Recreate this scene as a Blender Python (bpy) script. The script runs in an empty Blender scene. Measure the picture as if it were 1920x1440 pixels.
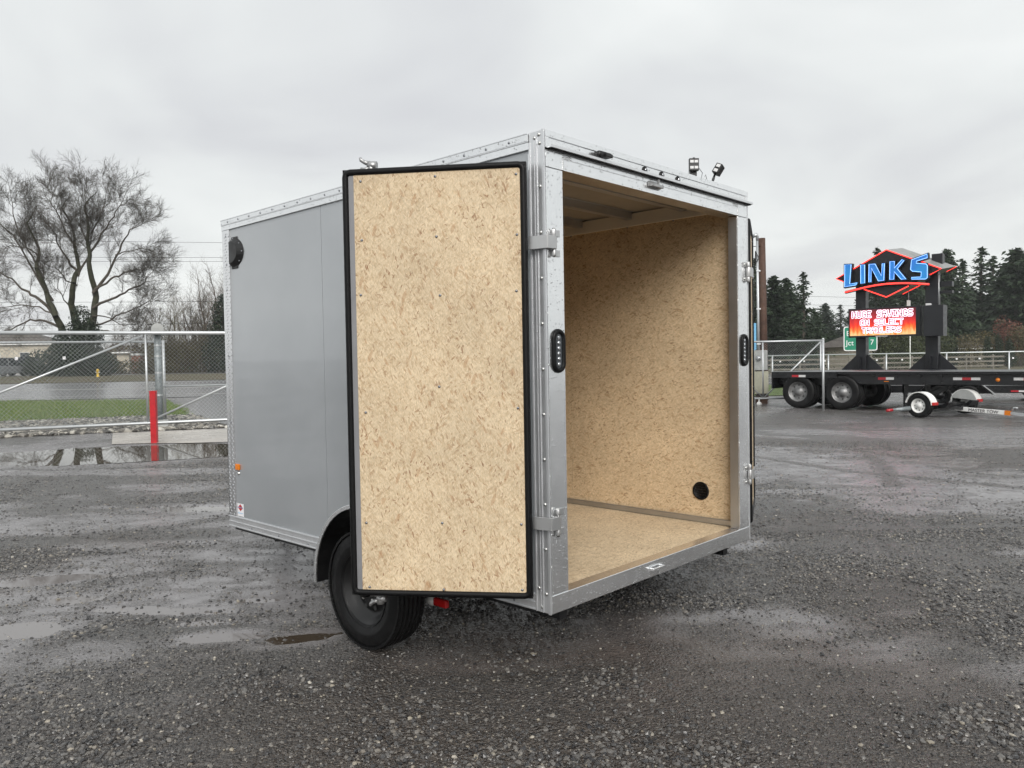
import bpy, math, random
import numpy as np
from mathutils import Matrix, Vector

random.seed(11)
rng = np.random.default_rng(5)
PI = math.pi
R = math.radians
SC = bpy.context.scene
COL = SC.collection

# ------------------------------------------------------------------ camera
YAW = R(46.625)
CAM = (-2.555, -2.1967, 1.44)
cam_d = bpy.data.cameras.new('camera')
cam = bpy.data.objects.new('camera', cam_d)
COL.objects.link(cam)
cam_d.sensor_width = 36.0
cam_d.lens = 1467.0 / 1920.0 * 36.0
cam_d.clip_start = 0.05
cam_d.clip_end = 4000.0
_r = Vector((0.6863029, -0.72711946, -0.01690023))
_d = Vector((-0.03347186, -0.00836405, -0.99940466))
_f = Vector((0.72654522, 0.68646, -0.03007831))
_m = Matrix((( _r.x, -_d.x, -_f.x, CAM[0]), (_r.y, -_d.y, -_f.y, CAM[1]), (_r.z, -_d.z, -_f.z, CAM[2]), (0, 0, 0, 1)))
cam.matrix_world = _m
SC.camera = cam

# ------------------------------------------------------------------ sky, sun, exposure
SUN_EL, SUN_AZ = R(34), R(219)       # soft overcast glow behind and to the side of the viewer
world = bpy.data.worlds.new('World')
SC.world = world
world.use_nodes = True
wn, wl = world.node_tree.nodes, world.node_tree.links
wn.clear()
w_out = wn.new('ShaderNodeOutputWorld')
w_sky = wn.new('ShaderNodeTexSky')
w_sky.sky_type = 'NISHITA'
w_sky.sun_disc = False
w_sky.sun_elevation = SUN_EL
w_sky.sun_rotation = SUN_AZ
w_sky.air_density = 1.6
w_sky.dust_density = 4.0
w_bg1 = wn.new('ShaderNodeBackground')
w_bg1.inputs[1].default_value = 0.05
wl.new(w_sky.outputs[0], w_bg1.inputs[0])
# a deck of stratus: direction projected on a flat layer, two octaves of soft noise
w_tc = wn.new('ShaderNodeTexCoord')
w_sep = wn.new('ShaderNodeSeparateXYZ')
wl.new(w_tc.outputs['Generated'], w_sep.inputs[0])
w_up = wn.new('ShaderNodeMath'); w_up.operation = 'MAXIMUM'; w_up.inputs[1].default_value = 0.0
wl.new(w_sep.outputs[2], w_up.inputs[0])
w_ad = wn.new('ShaderNodeMath'); w_ad.operation = 'ADD'; w_ad.inputs[1].default_value = 0.16
wl.new(w_up.outputs[0], w_ad.inputs[0])
w_dx = wn.new('ShaderNodeMath'); w_dx.operation = 'DIVIDE'
w_dy = wn.new('ShaderNodeMath'); w_dy.operation = 'DIVIDE'
wl.new(w_sep.outputs[0], w_dx.inputs[0]); wl.new(w_ad.outputs[0], w_dx.inputs[1])
wl.new(w_sep.outputs[1], w_dy.inputs[0]); wl.new(w_ad.outputs[0], w_dy.inputs[1])
w_co = wn.new('ShaderNodeCombineXYZ')
wl.new(w_dx.outputs[0], w_co.inputs[0]); wl.new(w_dy.outputs[0], w_co.inputs[1])
w_n1 = wn.new('ShaderNodeTexNoise'); w_n1.inputs['Scale'].default_value = 0.85; w_n1.inputs['Detail'].default_value = 4.0
w_n1.inputs['Roughness'].default_value = 0.5; w_n1.inputs['Distortion'].default_value = 0.5
wl.new(w_co.outputs[0], w_n1.inputs['Vector'])
w_rp = wn.new('ShaderNodeValToRGB')
w_rp.color_ramp.elements[0].position = 0.32; w_rp.color_ramp.elements[0].color = (0.40, 0.406, 0.42, 1)
w_rp.color_ramp.elements[1].position = 0.68; w_rp.color_ramp.elements[1].color = (0.55, 0.563, 0.558, 1)
e = w_rp.color_ramp.elements.new(0.50); e.color = (0.48, 0.493, 0.493, 1)
wl.new(w_n1.outputs[0], w_rp.inputs[0])
w_bg2 = wn.new('ShaderNodeBackground')
w_bg2.inputs[1].default_value = 1.0
wl.new(w_rp.outputs[0], w_bg2.inputs[0])
w_mix = wn.new('ShaderNodeMixShader')
w_mix.inputs[0].default_value = 0.93
wl.new(w_bg1.outputs[0], w_mix.inputs[1]); wl.new(w_bg2.outputs[0], w_mix.inputs[2])
wl.new(w_mix.outputs[0], w_out.inputs[0])

sun_d = bpy.data.lights.new('sun', 'SUN')
sun_d.energy = 1.5
sun_d.angle = R(38)
sun_d.color = (1.0, 0.975, 0.94)
sun = bpy.data.objects.new('sun', sun_d)
COL.objects.link(sun)
# azimuth measured from +Y clockwise, as the sky node does
_sd = Vector((math.sin(SUN_AZ) * math.cos(SUN_EL), math.cos(SUN_AZ) * math.cos(SUN_EL), math.sin(SUN_EL)))
sun.rotation_euler = _sd.to_track_quat('Z', 'Y').to_euler()
sun.location = (0, 0, 30)

SC.view_settings.view_transform = 'Standard'
SC.view_settings.look = 'None'
SC.view_settings.exposure = 0.85
SC.view_settings.gamma = 1.0
SC.view_settings.use_curve_mapping = False
SC.render.engine = 'CYCLES'
SC.cycles.max_bounces = 7
SC.cycles.diffuse_bounces = 4
SC.cycles.glossy_bounces = 4
SC.cycles.transmission_bounces = 4
SC.cycles.transparent_max_bounces = 8
SC.cycles.caustics_reflective = False
SC.cycles.caustics_refractive = False
SC.cycles.sample_clamp_indirect = 8.0
SC.cycles.use_denoising = True
SC.cycles.use_adaptive_sampling = True
SC.cycles.adaptive_threshold = 0.02

# ------------------------------------------------------------------ helpers
RT = np.array([math.cos(YAW), -math.sin(YAW)])
FW = np.array([math.sin(YAW), math.cos(YAW)])

def sm(a, b, x):
    t = np.clip((x - a) / (b - a), 0, 1)
    return t * t * (3 - 2 * t)

def gz(a, b):
    """height of the smooth terrain at a metres across and b metres out from the viewer's spot"""
    return -0.007 * a * sm(6, 20, b) + 0.42 * sm(34, 75, b) * sm(0, -15, a)

def V(a, b, z=None):
    q = a * RT + b * FW
    return Vector((CAM[0] + q[0], CAM[1] + q[1], float(gz(a, b)) if z is None else z))

def hash2(i, j, s):
    n = (i * 374761393 + j * 668265263 + s * 982451653) & 0xFFFFFFFF
    n = ((n ^ (n >> 13)) * 1274126177) & 0xFFFFFFFF
    return ((n ^ (n >> 16)) & 0xFFFF) / 65535.0

def vnoise(x, y, s=0):
    xi, yi = np.floor(x).astype(np.int64), np.floor(y).astype(np.int64)
    fx, fy = x - xi, y - yi
    fx = fx * fx * (3 - 2 * fx); fy = fy * fy * (3 - 2 * fy)
    a, b = hash2(xi, yi, s), hash2(xi + 1, yi, s)
    c, d = hash2(xi, yi + 1, s), hash2(xi + 1, yi + 1, s)
    return (a * (1 - fx) + b * fx) * (1 - fy) + (c * (1 - fx) + d * fx) * fy

def fbm(x, y, o=4, s=0):
    t, amp, n = 0.0, 0.5, 0.0
    for k in range(o):
        t = t + amp * vnoise(x * 2 ** k + 17 * k, y * 2 ** k - 9 * k, s + k); n += amp; amp *= 0.5
    return t / n

class MB:
    """collects shapes; build() links them as one mesh object"""
    def __init__(s): s.v, s.f, s.sm = [], [], []
    def add(s, vs, fs, smooth=False):
        o = len(s.v)
        s.v += [tuple(map(float, q)) for q in vs]
        s.f += [tuple(i + o for i in q) for q in fs]
        s.sm += [smooth] * len(fs)
        return s
    def box(s, x0, x1, y0, y1, z0, z1):
        return s.add([(x0, y0, z0), (x1, y0, z0), (x1, y1, z0), (x0, y1, z0), (x0, y0, z1), (x1, y0, z1), (x1, y1, z1), (x0, y1, z1)],
                     [(0, 3, 2, 1), (4, 5, 6, 7), (0, 1, 5, 4), (1, 2, 6, 5), (2, 3, 7, 6), (3, 0, 4, 7)])
    def bar(s, p, q, w, h, up=(0, 0, 1)):
        p, q = Vector(p), Vector(q)
        d = (q - p).normalized(); u = Vector(up)
        r = d.cross(u)
        if r.length < 1e-4: r = d.cross(Vector((1, 0, 0)))
        r.normalize(); u = r.cross(d)
        vs = [c + r * (sx * w / 2) + u * (sz * h / 2) for c in (p, q) for sx, sz in ((-1, -1), (1, -1), (1, 1), (-1, 1))]
        return s.add(vs, [(0, 1, 2, 3), (7, 6, 5, 4), (0, 4, 5, 1), (1, 5, 6, 2), (2, 6, 7, 3), (3, 7, 4, 0)])
    def tube(s, pts, rad, n=8, caps=True, closed=False):
        pts = [Vector(q) for q in pts]
        if not hasattr(rad, '__len__'): rad = [rad] * len(pts)
        m = len(pts); vs = []
        prev = None
        for i, c in enumerate(pts):
            a = pts[(i - 1) % m] if (closed or i) else c
            b = pts[(i + 1) % m] if (closed or i < m - 1) else c
            d = (b - a).normalized()
            if prev is None:
                r = d.cross(Vector((0, 0, 1)))
                if r.length < 1e-3: r = d.cross(Vector((1, 0, 0)))
            else:
                r = prev - d * prev.dot(d)
            r.normalize(); prev = r
            u = d.cross(r)
            for k in range(n):
                t = 2 * PI * k / n
                vs.append(c + (r * math.cos(t) + u * math.sin(t)) * rad[i])
        fs = []
        for i in range(m if closed else m - 1):
            j = (i + 1) % m
            for k in range(n):
                l = (k + 1) % n
                fs.append((i * n + k, i * n + l, j * n + l, j * n + k))
        s.add(vs, fs, n > 5)
        if caps and not closed:
            o = len(s.v) - len(vs)
            s.f.append(tuple(o + k for k in range(n - 1, -1, -1))); s.sm.append(False)
            s.f.append(tuple(o + (m - 1) * n + k for k in range(n))); s.sm.append(False)
        return s
    def lathe(s, prof, n=24, M=None, closed=False, smooth=True):
        """prof = [(r, h)]: turned about local Z, then moved by matrix M"""
        vs, fs, m = [], [], len(prof)
        for k in range(n):
            t = 2 * PI * k / n
            for r, h in prof:
                q = Vector((r * math.cos(t), r * math.sin(t), h))
                vs.append(M @ q if M is not None else q)
        for k in range(n):
            l = (k + 1) % n
            for i in range(m if closed else m - 1):
                j = (i + 1) % m
                fs.append((k * m + i, l * m + i, l * m + j, k * m + j))
        return s.add(vs, fs, smooth)
    def prism(s, poly, d0, d1, M=None):
        """2-D polygon (x, z) pushed through y = d0 .. d1"""
        n = len(poly)
        vs = [Vector((x, d, z)) for d in (d0, d1) for x, z in poly]
        if M is not None: vs = [M @ q for q in vs]
        fs = [tuple(range(n)), tuple(range(2 * n - 1, n - 1, -1))]
        fs += [(i, n + i, n + (i + 1) % n, (i + 1) % n) for i in range(n)]
        return s.add(vs, fs)
    def ball(s, c, r, n=10, m=6, sc=(1, 1, 1)):
        vs, fs = [], []
        for i in range(m + 1):
            t = PI * i / m
            for k in range(n):
                a = 2 * PI * k / n
                vs.append((c[0] + r * sc[0] * math.sin(t) * math.cos(a), c[1] + r * sc[1] * math.sin(t) * math.sin(a), c[2] + r * sc[2] * math.cos(t)))
        for i in range(m):
            for k in range(n):
                l = (k + 1) % n
                fs.append((i * n + k, (i + 1) * n + k, (i + 1) * n + l, i * n + l))
        return s.add(vs, fs, True)
    def mesh(s, name):
        me = bpy.data.meshes.new(name)
        me.from_pydata(s.v, [], s.f)
        me.polygons.foreach_set('use_smooth', s.sm)
        me.update()
        return me
    def build(s, name, mat, parent=None, bevel=0, loc=None):
        o = bpy.data.objects.new(name, s.mesh(name))
        o.data.materials.append(mat)
        return link(o, parent, bevel, loc)

def link(o, parent=None, bevel=0, loc=None):
    COL.objects.link(o)
    if parent is not None: o.parent = parent
    if loc is not None: o.location = loc
    if bevel:
        b = o.modifiers.new('bevel', 'BEVEL'); b.width = bevel; b.segments = 2; b.limit_method = 'ANGLE'
        b.angle_limit = R(40); b.harden_normals = False
    return o

def npmesh(name, v, f, mat, parent=None, smooth=False, loc=None):
    """v (n,3) and f (m,k) numpy arrays"""
    me = bpy.data.meshes.new(name)
    v = np.asarray(v, dtype=np.float32); f = np.asarray(f, dtype=np.int32)
    k = f.shape[1]
    me.vertices.add(len(v)); me.vertices.foreach_set('co', v.ravel())
    me.loops.add(f.size); me.loops.foreach_set('vertex_index', f.ravel())
    me.polygons.add(len(f))
    me.polygons.foreach_set('loop_start', np.arange(0, f.size, k, dtype=np.int32))
    if smooth: me.polygons.foreach_set('use_smooth', np.ones(len(f), dtype=bool))
    me.update(calc_edges=True)
    me.materials.append(mat)
    o = bpy.data.objects.new(name, me)
    return link(o, parent, 0, loc)

def tag(o, label=None, cat=None, group=None, kind=None):
    if label: o['label'] = label
    if cat: o['category'] = cat
    if group: o['group'] = group
    if kind: o['kind'] = kind
    return o

def thing(name, label, cat, loc=(0, 0, 0), rz=0.0, group=None):
    o = bpy.data.objects.new(name, None)
    o.empty_display_size = 0.2
    COL.objects.link(o)
    o.location = loc; o.rotation_euler = (0, 0, rz)
    return tag(o, label, cat, group)

def inst(src, name, parent=None, M=None):
    """another object on the same mesh"""
    o = bpy.data.objects.new(name, src.data)
    COL.objects.link(o)
    if parent is not None: o.parent = parent
    if M is not None: o.matrix_local = M
    return o

def copy_tree(o, parent=None):
    c = o.copy(); COL.objects.link(c); c.parent = parent
    for ch in list(o.children): copy_tree(ch, c)
    return c

def T(x, y, z): return Matrix.Translation((x, y, z))
def RX(a): return Matrix.Rotation(a, 4, 'X')
def RY(a): return Matrix.Rotation(a, 4, 'Y')
def RZ(a): return Matrix.Rotation(a, 4, 'Z')

# ------------------------------------------------------------------ materials
class NT:
    """tiny node-tree writer"""
    def __init__(s, name):
        s.m = bpy.data.materials.new(name); s.m.use_nodes = True
        s.n, s.l = s.m.node_tree.nodes, s.m.node_tree.links
        s.b = s.n['Principled BSDF']
        s.tc = None
    def node(s, t, **kw):
        q = s.n.new(t)
        for k, v in kw.items(): setattr(q, k, v)
        return q
    def co(s, which='Object'):
        if s.tc is None: s.tc = s.n.new('ShaderNodeTexCoord')
        return s.tc.outputs[which]
    def put(s, sock, v):
        if isinstance(v, bpy.types.NodeSocket): s.l.new(v, sock)
        elif hasattr(v, '__len__') and len(v) == 3 and sock.type == 'RGBA': sock.default_value = (*v, 1)
        else: sock.default_value = v
    def set(s, **kw):
        for k, v in kw.items(): s.put(s.b.inputs[k.replace('_', ' ')], v)
        return s
    def mapping(s, vec, rot=(0, 0, 0), sc=(1, 1, 1), loc=(0, 0, 0)):
        q = s.node('ShaderNodeMapping')
        q.inputs['Rotation'].default_value = rot; q.inputs['Scale'].default_value = sc; q.inputs['Location'].default_value = loc
        s.l.new(vec, q.inputs['Vector']); return q.outputs[0]
    def cells(s, vec, ang, ln, wd, loc):
        q = s.node('ShaderNodeMapping', vector_type='TEXTURE')
        q.inputs['Rotation'].default_value = (0, 0, R(ang)); q.inputs['Scale'].default_value = (1 / ln, 1 / wd, 1e4); q.inputs['Location'].default_value = loc
        s.l.new(vec, q.inputs['Vector']); return s.voro(1.0, q.outputs[0])
    def noise(s, sc, det=3, rough=0.5, vec=None, dist=0.0, col=False):
        q = s.node('ShaderNodeTexNoise')
        q.inputs['Scale'].default_value = sc; q.inputs['Detail'].default_value = det
        q.inputs['Roughness'].default_value = rough; q.inputs['Distortion'].default_value = dist
        s.l.new(vec if vec is not None else s.co(), q.inputs['Vector'])
        return q.outputs[1 if col else 0]
    def voro(s, sc, vec=None, feat='F1', rnd=1.0):
        q = s.node('ShaderNodeTexVoronoi', feature=feat)
        q.inputs['Scale'].default_value = sc; q.inputs['Randomness'].default_value = rnd
        s.l.new(vec if vec is not None else s.co(), q.inputs['Vector'])
        return q
    def ramp(s, fac, stops):
        q = s.node('ShaderNodeValToRGB'); cr = q.color_ramp
        while len(cr.elements) < len(stops): cr.elements.new(0.5)
        for el, (p, c) in zip(cr.elements, stops):
            el.position = p
            el.color = (c, c, c, 1) if not hasattr(c, '__len__') else (*c, 1)
        s.l.new(fac, q.inputs[0]); return q.outputs[0]
    def mix(s, fac, a, b, mode='MIX'):
        q = s.node('ShaderNodeMix', data_type='RGBA', blend_type=mode)
        s.put(q.inputs[0], fac); s.put(q.inputs[6], a); s.put(q.inputs[7], b)
        return q.outputs[2]
    def math(s, op, a, b=0.0, c=0.0, clamp=False):
        q = s.node('ShaderNodeMath', operation=op, use_clamp=clamp)
        s.put(q.inputs[0], a); s.put(q.inputs[1], b)
        if len(q.inputs) > 2: s.put(q.inputs[2], c)
        return q.outputs[0]
    def bump(s, h, strength=0.3, dist=0.01, nrm=None):
        q = s.node('ShaderNodeBump')
        s.put(q.inputs['Strength'], strength); q.inputs['Distance'].default_value = dist
        s.l.new(h, q.inputs['Height'])
        if nrm is not None: s.l.new(nrm, q.inputs['Normal'])
        return q.outputs[0]
    def attr(s, name):
        q = s.node('ShaderNodeAttribute'); q.attribute_name = name
        return q.outputs['Fac']

def plain(name, col, rough=0.5, metal=0.0, var=0.12, sc=6.0, bump=0.0, bsc=60.0, spec=0.5, coat=0.0):
    t = NT(name)
    n = t.noise(sc, 4, 0.6)
    a = tuple(c * (1 - var) for c in col); b = tuple(min(1, c * (1 + var)) for c in col)
    t.set(Base_Color=t.ramp(n, [(0.3, a), (0.7, b)]), Metallic=metal, Specular_IOR_Level=spec, Coat_Weight=coat)
    r = t.noise(sc * 2.3, 3)
    t.set(Roughness=t.ramp(r, [(0.3, max(0.02, rough * 0.8)), (0.7, min(1, rough * 1.2))]))
    if bump: t.set(Normal=t.bump(t.noise(bsc, 3), bump, 0.004))
    return t.m

def emis(name, col, strength):
    t = NT(name)
    t.set(Base_Color=col, Emission_Color=col, Emission_Strength=strength, Roughness=0.4)
    return t.m

def rain_metal(name, col, rough, metal=1.0, drops=0.25, streak=True, dsc=95.0):
    """metal with mill grain, cloudy oxide and beads of rain"""
    t = NT(name)
    cloud = t.noise(9, 5, 0.65)
    grain = t.noise(30, 3, 0.6, t.mapping(t.co(), sc=(14, 14, 0.6)) if streak else None)
    c = t.mix(0.5, t.ramp(cloud, [(0.3, tuple(x * 0.86 for x in col)), (0.72, col)]), t.ramp(grain, [(0.35, tuple(x * 0.88 for x in col)), (0.65, col)]))
    t.set(Base_Color=c, Metallic=metal)
    t.set(Roughness=t.math('ADD', t.math('MULTIPLY', cloud, 0.22), rough - 0.11))
    v = t.voro(dsc, t.co(), 'F1', 1.0)
    pick = t.math('GREATER_THAN', t.math('FRACT', t.math('MULTIPLY', v.outputs['Color'], 7.13)), 0.60)
    bead = t.math('MULTIPLY', t.math('SUBTRACT', 1.0, t.math('MULTIPLY', v.outputs['Distance'], 3.2), clamp=True), pick)
    h = t.math('ADD', t.math('MULTIPLY', bead, 1.0), t.math('MULTIPLY', grain, 0.05))
    t.set(Normal=t.bump(h, drops, 0.004))
    return t.m

def osb(name, plane, strand_deg, light, mid, dark, stretch=1.0, wet=0.0):
    """pressed strands: layers of long thin cells at many angles, each cell its own shade.
    plane: 'XZ', 'YZ' or 'XY' - the two object axes the board lies in"""
    t = NT(name)
    rot = {'XZ': (R(90), 0, 0), 'YZ': (0, R(90), 0), 'XY': (0, 0, 0)}[plane]
    flat = t.mapping(t.co(), rot=rot)
    # wobble so that strand edges are ragged
    wob = t.noise(38, 2, 0.5, flat, col=True)
    wv = t.node('ShaderNodeVectorMath', operation='MULTIPLY_ADD')
    t.l.new(wob, wv.inputs[0]); wv.inputs[1].default_value = (0.007, 0.007, 0); t.l.new(flat, wv.inputs[2])
    flat2 = wv.outputs[0]
    col = t.ramp(t.noise(5, 4, 0.6, flat), [(0.3, mid), (0.7, light)])
    rough_h = None
    for i, (ang, ln, wd, thr) in enumerate([(4, 13, 46, 0.35), (31, 20, 78, 0.42), (-27, 18, 66, 0.42), (68, 24, 92, 0.6), (-11, 30, 115, 0.45), (14, 38, 150, 0.5), (-52, 40, 165, 0.55), (38, 46, 190, 0.55)]):
        v = t.cells(flat2, ang + strand_deg, ln, wd * stretch, (3.1 * i, 7.7 * i, 0))
        sp = t.node('ShaderNodeSeparateColor'); t.l.new(v.outputs['Color'], sp.inputs[0])
        on = t.math('GREATER_THAN', sp.outputs[0], thr)
        lm = tuple((a_ + b_) / 2 for a_, b_ in zip(light, mid))
        shade = t.ramp(sp.outputs[1], [(0.0, dark), (0.035, tuple((a_ + b_) / 2 for a_, b_ in zip(dark, mid))), (0.13, mid), (0.36, lm), (0.55, light), (0.85, tuple(min(1, c * 1.08) for c in light)), (1.0, lm)])
        edge = t.math('SUBTRACT', 1.0, t.math('MULTIPLY', t.math('POWER', v.outputs['Distance'], 3.0), 0.55), clamp=True)
        shade = t.mix(1.0, shade, t.ramp(edge, [(0.4, 0.66), (0.85, 1.0)]), 'MULTIPLY')
        col = t.mix(t.math('MULTIPLY', on, t.ramp(t.noise(7 + 2 * i, 2, 0.5, flat), [(0.35, 0.30), (0.65, 0.85)])), col, shade)
        rough_h = sp.outputs[1] if rough_h is None else t.mix(on, rough_h, sp.outputs[1])
    # a few rust-coloured strands
    for ang, ln, wd, thr in ((-20, 17, 60, 0.968), (26, 24, 85, 0.965)):
        v = t.cells(flat2, ang + strand_deg, ln, wd, (ang * 2, ln * 3, 0))
        sp = t.node('ShaderNodeSeparateColor'); t.l.new(v.outputs['Color'], sp.inputs[0])
        core = t.math('LESS_THAN', v.outputs['Distance'], 0.50)
        col = t.mix(t.math('MULTIPLY', t.math('MULTIPLY', t.math('GREATER_THAN', sp.outputs[0], thr), core), 0.42), col, (dark[0] * 1.2, dark[1] * 1.12, dark[2]))
    # dark splinters and bark flecks
    for ang, ln, wd, thr in ((14, 26, 150, 0.952), (-30, 46, 170, 0.955), (75, 50, 160, 0.970), (-8, 60, 130, 0.965)):
        v = t.cells(flat2, ang + strand_deg, ln, wd, (ang, ln, 0))
        sp = t.node('ShaderNodeSeparateColor'); t.l.new(v.outputs['Color'], sp.inputs[0])
        core = t.math('LESS_THAN', v.outputs['Distance'], 0.42)
        col = t.mix(t.math('MULTIPLY', t.math('MULTIPLY', t.math('GREATER_THAN', sp.outputs[0], thr), core), t.ramp(t.noise(4.5, 3, 0.6, flat), [(0.4, 0.15), (0.62, 0.75)])), col, (dark[0] * 0.72, dark[1] * 0.58, dark[2] * 0.5))
    fine = t.noise(210, 4, 0.7, t.mapping(flat2, sc=(1, 0.35, 1) if strand_deg == 90 else (0.35, 1, 1)))
    col = t.mix(1.0, col, t.ramp(fine, [(0.3, 0.74), (0.7, 1.16)]), 'MULTIPLY')
    col = t.mix(1.0, col, t.ramp(t.noise(2.6, 3, 0.6, flat), [(0.3, 0.90), (0.7, 1.08)]), 'MULTIPLY')
    t.set(Base_Color=col, Roughness=0.62 - wet * 0.3, Specular_IOR_Level=0.35)
    t.set(Normal=t.bump(rough_h, 0.25, 0.0012))
    return t.m

def foliage(name, c0, c1, rough=0.6):
    t = NT(name)
    oi = t.node('ShaderNodeObjectInfo')
    g = t.noise(1.3, 3, 0.6)
    c = t.mix(t.ramp(g, [(0.35, 0.0), (0.65, 1.0)]), c0, c1)
    n2 = t.noise(14, 2)
    c = t.mix(1.0, c, t.ramp(n2, [(0.3, 0.72), (0.7, 1.12)]), 'MULTIPLY')
    c = t.mix(1.0, c, t.ramp(oi.outputs['Random'], [(0.0, 0.85), (1.0, 1.12)]), 'MULTIPLY')
    t.set(Base_Color=c, Roughness=rough, Specular_IOR_Level=0.25)
    return t.m

M = {}
M['alu'] = rain_metal('wet_aluminium', (0.90, 0.91, 0.92), 0.22, 0.93, 0.60, dsc=75.0)
M['alu_trim'] = rain_metal('trim_aluminium', (0.76, 0.77, 0.785), 0.36, 0.80, 0.28, dsc=85.0)
M['alu_dull'] = rain_metal('dull_aluminium', (0.62, 0.62, 0.62), 0.45, 1.0, 0.05)
M['plate'] = rain_metal('tread_plate', (0.86, 0.86, 0.87), 0.22, 1.0, 0.12)
M['galv'] = rain_metal('galvanised_pipe', (0.60, 0.62, 0.63), 0.46, 0.75, 0.12)
M['galv_dark'] = plain('weathered_galvanised', (0.27, 0.30, 0.31), 0.55, 0.45, 0.3, 14, 0.1)
M['wire'] = plain('galvanised_wire', (0.36, 0.38, 0.38), 0.5, 0.5, 0.1)
M['rubber'] = plain('black_rubber', (0.004, 0.004, 0.0045), 0.48, 0, 0.2, 20, 0.05, 300, 0.22)
M['tyre'] = plain('tyre_rubber', (0.0065, 0.0065, 0.007), 0.5, 0, 0.4, 12, 0.2, 160, 0.28)
M['black'] = plain('black_plastic', (0.007, 0.007, 0.0075), 0.40, 0, 0.15, 9, 0.03, 200)
M['edgegrey'] = plain('edge_channel', (0.24, 0.24, 0.25), 0.5, 0.3, 0.1)
M['blackpaint'] = plain('black_enamel', (0.008, 0.0085, 0.010), 0.32, 0, 0.25, 4, 0.02, 50, 0.5)
M['shadowgap'] = plain('dark_backing', (0.03, 0.03, 0.03), 0.8)
M['cream'] = plain('cream_board', (0.82, 0.77, 0.68), 0.55, 0, 0.04, 3)
M['roofskin'] = plain('roof_underside', (0.44, 0.40, 0.34), 0.6, 0, 0.06, 3)
M['white'] = plain('white_enamel', (0.78, 0.78, 0.76), 0.35, 0, 0.06, 8)
M['whitesheet'] = plain('white_vinyl', (0.82, 0.81, 0.83), 0.4, 0, 0.03)
M['red'] = plain('red_enamel', (0.46, 0.010, 0.018), 0.38, 0, 0.22, 9, 0.02, 40)
M['redlens'] = plain('red_lens', (0.45, 0.012, 0.012), 0.15, 0, 0.1)
M['redtape'] = plain('red_tape', (0.42, 0.02, 0.03), 0.3, 0, 0.12, 30)
M['whitetape'] = plain('silver_tape', (0.66, 0.66, 0.66), 0.3, 0, 0.12, 30)
M['amber'] = plain('amber_lens', (0.72, 0.20, 0.01), 0.2, 0, 0.2, 40)
M['steelrim'] = plain('silver_rim', (0.22, 0.22, 0.22), 0.45, 0.5, 0.45, 8)
M['bolt'] = plain('zinc_bolt', (0.62, 0.62, 0.60), 0.35, 1.0, 0.2, 40)
M['screw'] = plain('screw_head', (0.24, 0.25, 0.27), 0.4, 0.8, 0.3, 60)
M['castgrey'] = plain('cast_zinc', (0.40, 0.40, 0.40), 0.38, 0.7, 0.2, 30, 0.1)
M['bark'] = plain('wet_bark', (0.068, 0.057, 0.045), 0.8, 0, 0.35, 3, 0.4, 9)
M['mossbark'] = plain('mossy_bark', (0.030, 0.031, 0.016), 0.85, 0, 0.4, 1.2, 0.4, 9)
M['twig'] = plain('twigs', (0.085, 0.062, 0.045), 0.8, 0, 0.3, 2)
M['twigolive'] = plain('olive_twigs', (0.11, 0.095, 0.05), 0.8, 0, 0.3, 1)
M['conifer'] = foliage('fir_needles', (0.018, 0.032, 0.018), (0.034, 0.054, 0.026))
M['conifer2'] = foliage('hazed_fir_grey_shrub', (0.030, 0.046, 0.034), (0.050, 0.070, 0.046))  # distance haze put into a paler needle colour; also a grey-green shrub
M['ivy'] = foliage('ivy_leaves', (0.012, 0.024, 0.014), (0.030, 0.046, 0.022), 0.45)
M['cedar'] = foliage('cedar_sprays', (0.040, 0.052, 0.022), (0.062, 0.072, 0.030))
M['olivebush'] = foliage('olive_scrub', (0.075, 0.062, 0.030), (0.11, 0.095, 0.045))
M['redbush'] = foliage('rust_scrub', (0.16, 0.055, 0.045), (0.20, 0.09, 0.06))
M['polewood'] = plain('creosoted_wood', (0.075, 0.040, 0.027), 0.75, 0, 0.35, 5, 0.3, 30)
M['concrete'] = plain('wet_concrete', (0.42, 0.39, 0.35), 0.30, 0, 0.22, 1.3, 0.08, 60)
M['stucco'] = plain('beige_stucco', (0.52, 0.47, 0.38), 0.85, 0, 0.1, 2)
M['roofing'] = plain('brown_shingle', (0.10, 0.088, 0.078), 0.8, 0, 0.25, 3)
M['brick'] = plain('brick_pillar', (0.26, 0.13, 0.09), 0.85, 0, 0.3, 7)
M['glass'] = plain('car_glass', (0.03, 0.035, 0.04), 0.08, 0, 0.1)
M['signgreen'] = plain('sign_green', (0.0, 0.20, 0.115), 0.4, 0, 0.04)
M['bannerblue'] = plain('banner_blue', (0.16, 0.42, 0.66), 0.5, 0, 0.06)
M['signblack'] = plain('sign_black', (0.010, 0.011, 0.014), 0.4, 0, 0.2, 4)
M['signroof'] = plain('sign_grey_sheet', (0.24, 0.245, 0.24), 0.45, 0, 0.2, 3)
M['boxgrey'] = plain('utility_grey', (0.38, 0.39, 0.38), 0.5, 0, 0.15, 6)
M['boxbeige'] = plain('utility_beige', (0.40, 0.39, 0.30), 0.55, 0, 0.15, 6)
M['fencewood'] = plain('weathered_board', (0.16, 0.145, 0.12), 0.8, 0, 0.25, 3)
M['osb_door'] = osb('strand_board_door', 'XZ', 90, (0.67, 0.54, 0.37), (0.54, 0.405, 0.25), (0.33, 0.19, 0.10))
M['osb_wall'] = osb('strand_board_wall', 'YZ', 90, (0.74, 0.575, 0.375), (0.61, 0.445, 0.265), (0.31, 0.175, 0.085))
M['osb_front'] = osb('strand_board_front', 'XZ', 0, (0.74, 0.575, 0.375), (0.61, 0.445, 0.265), (0.31, 0.175, 0.085))
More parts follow.
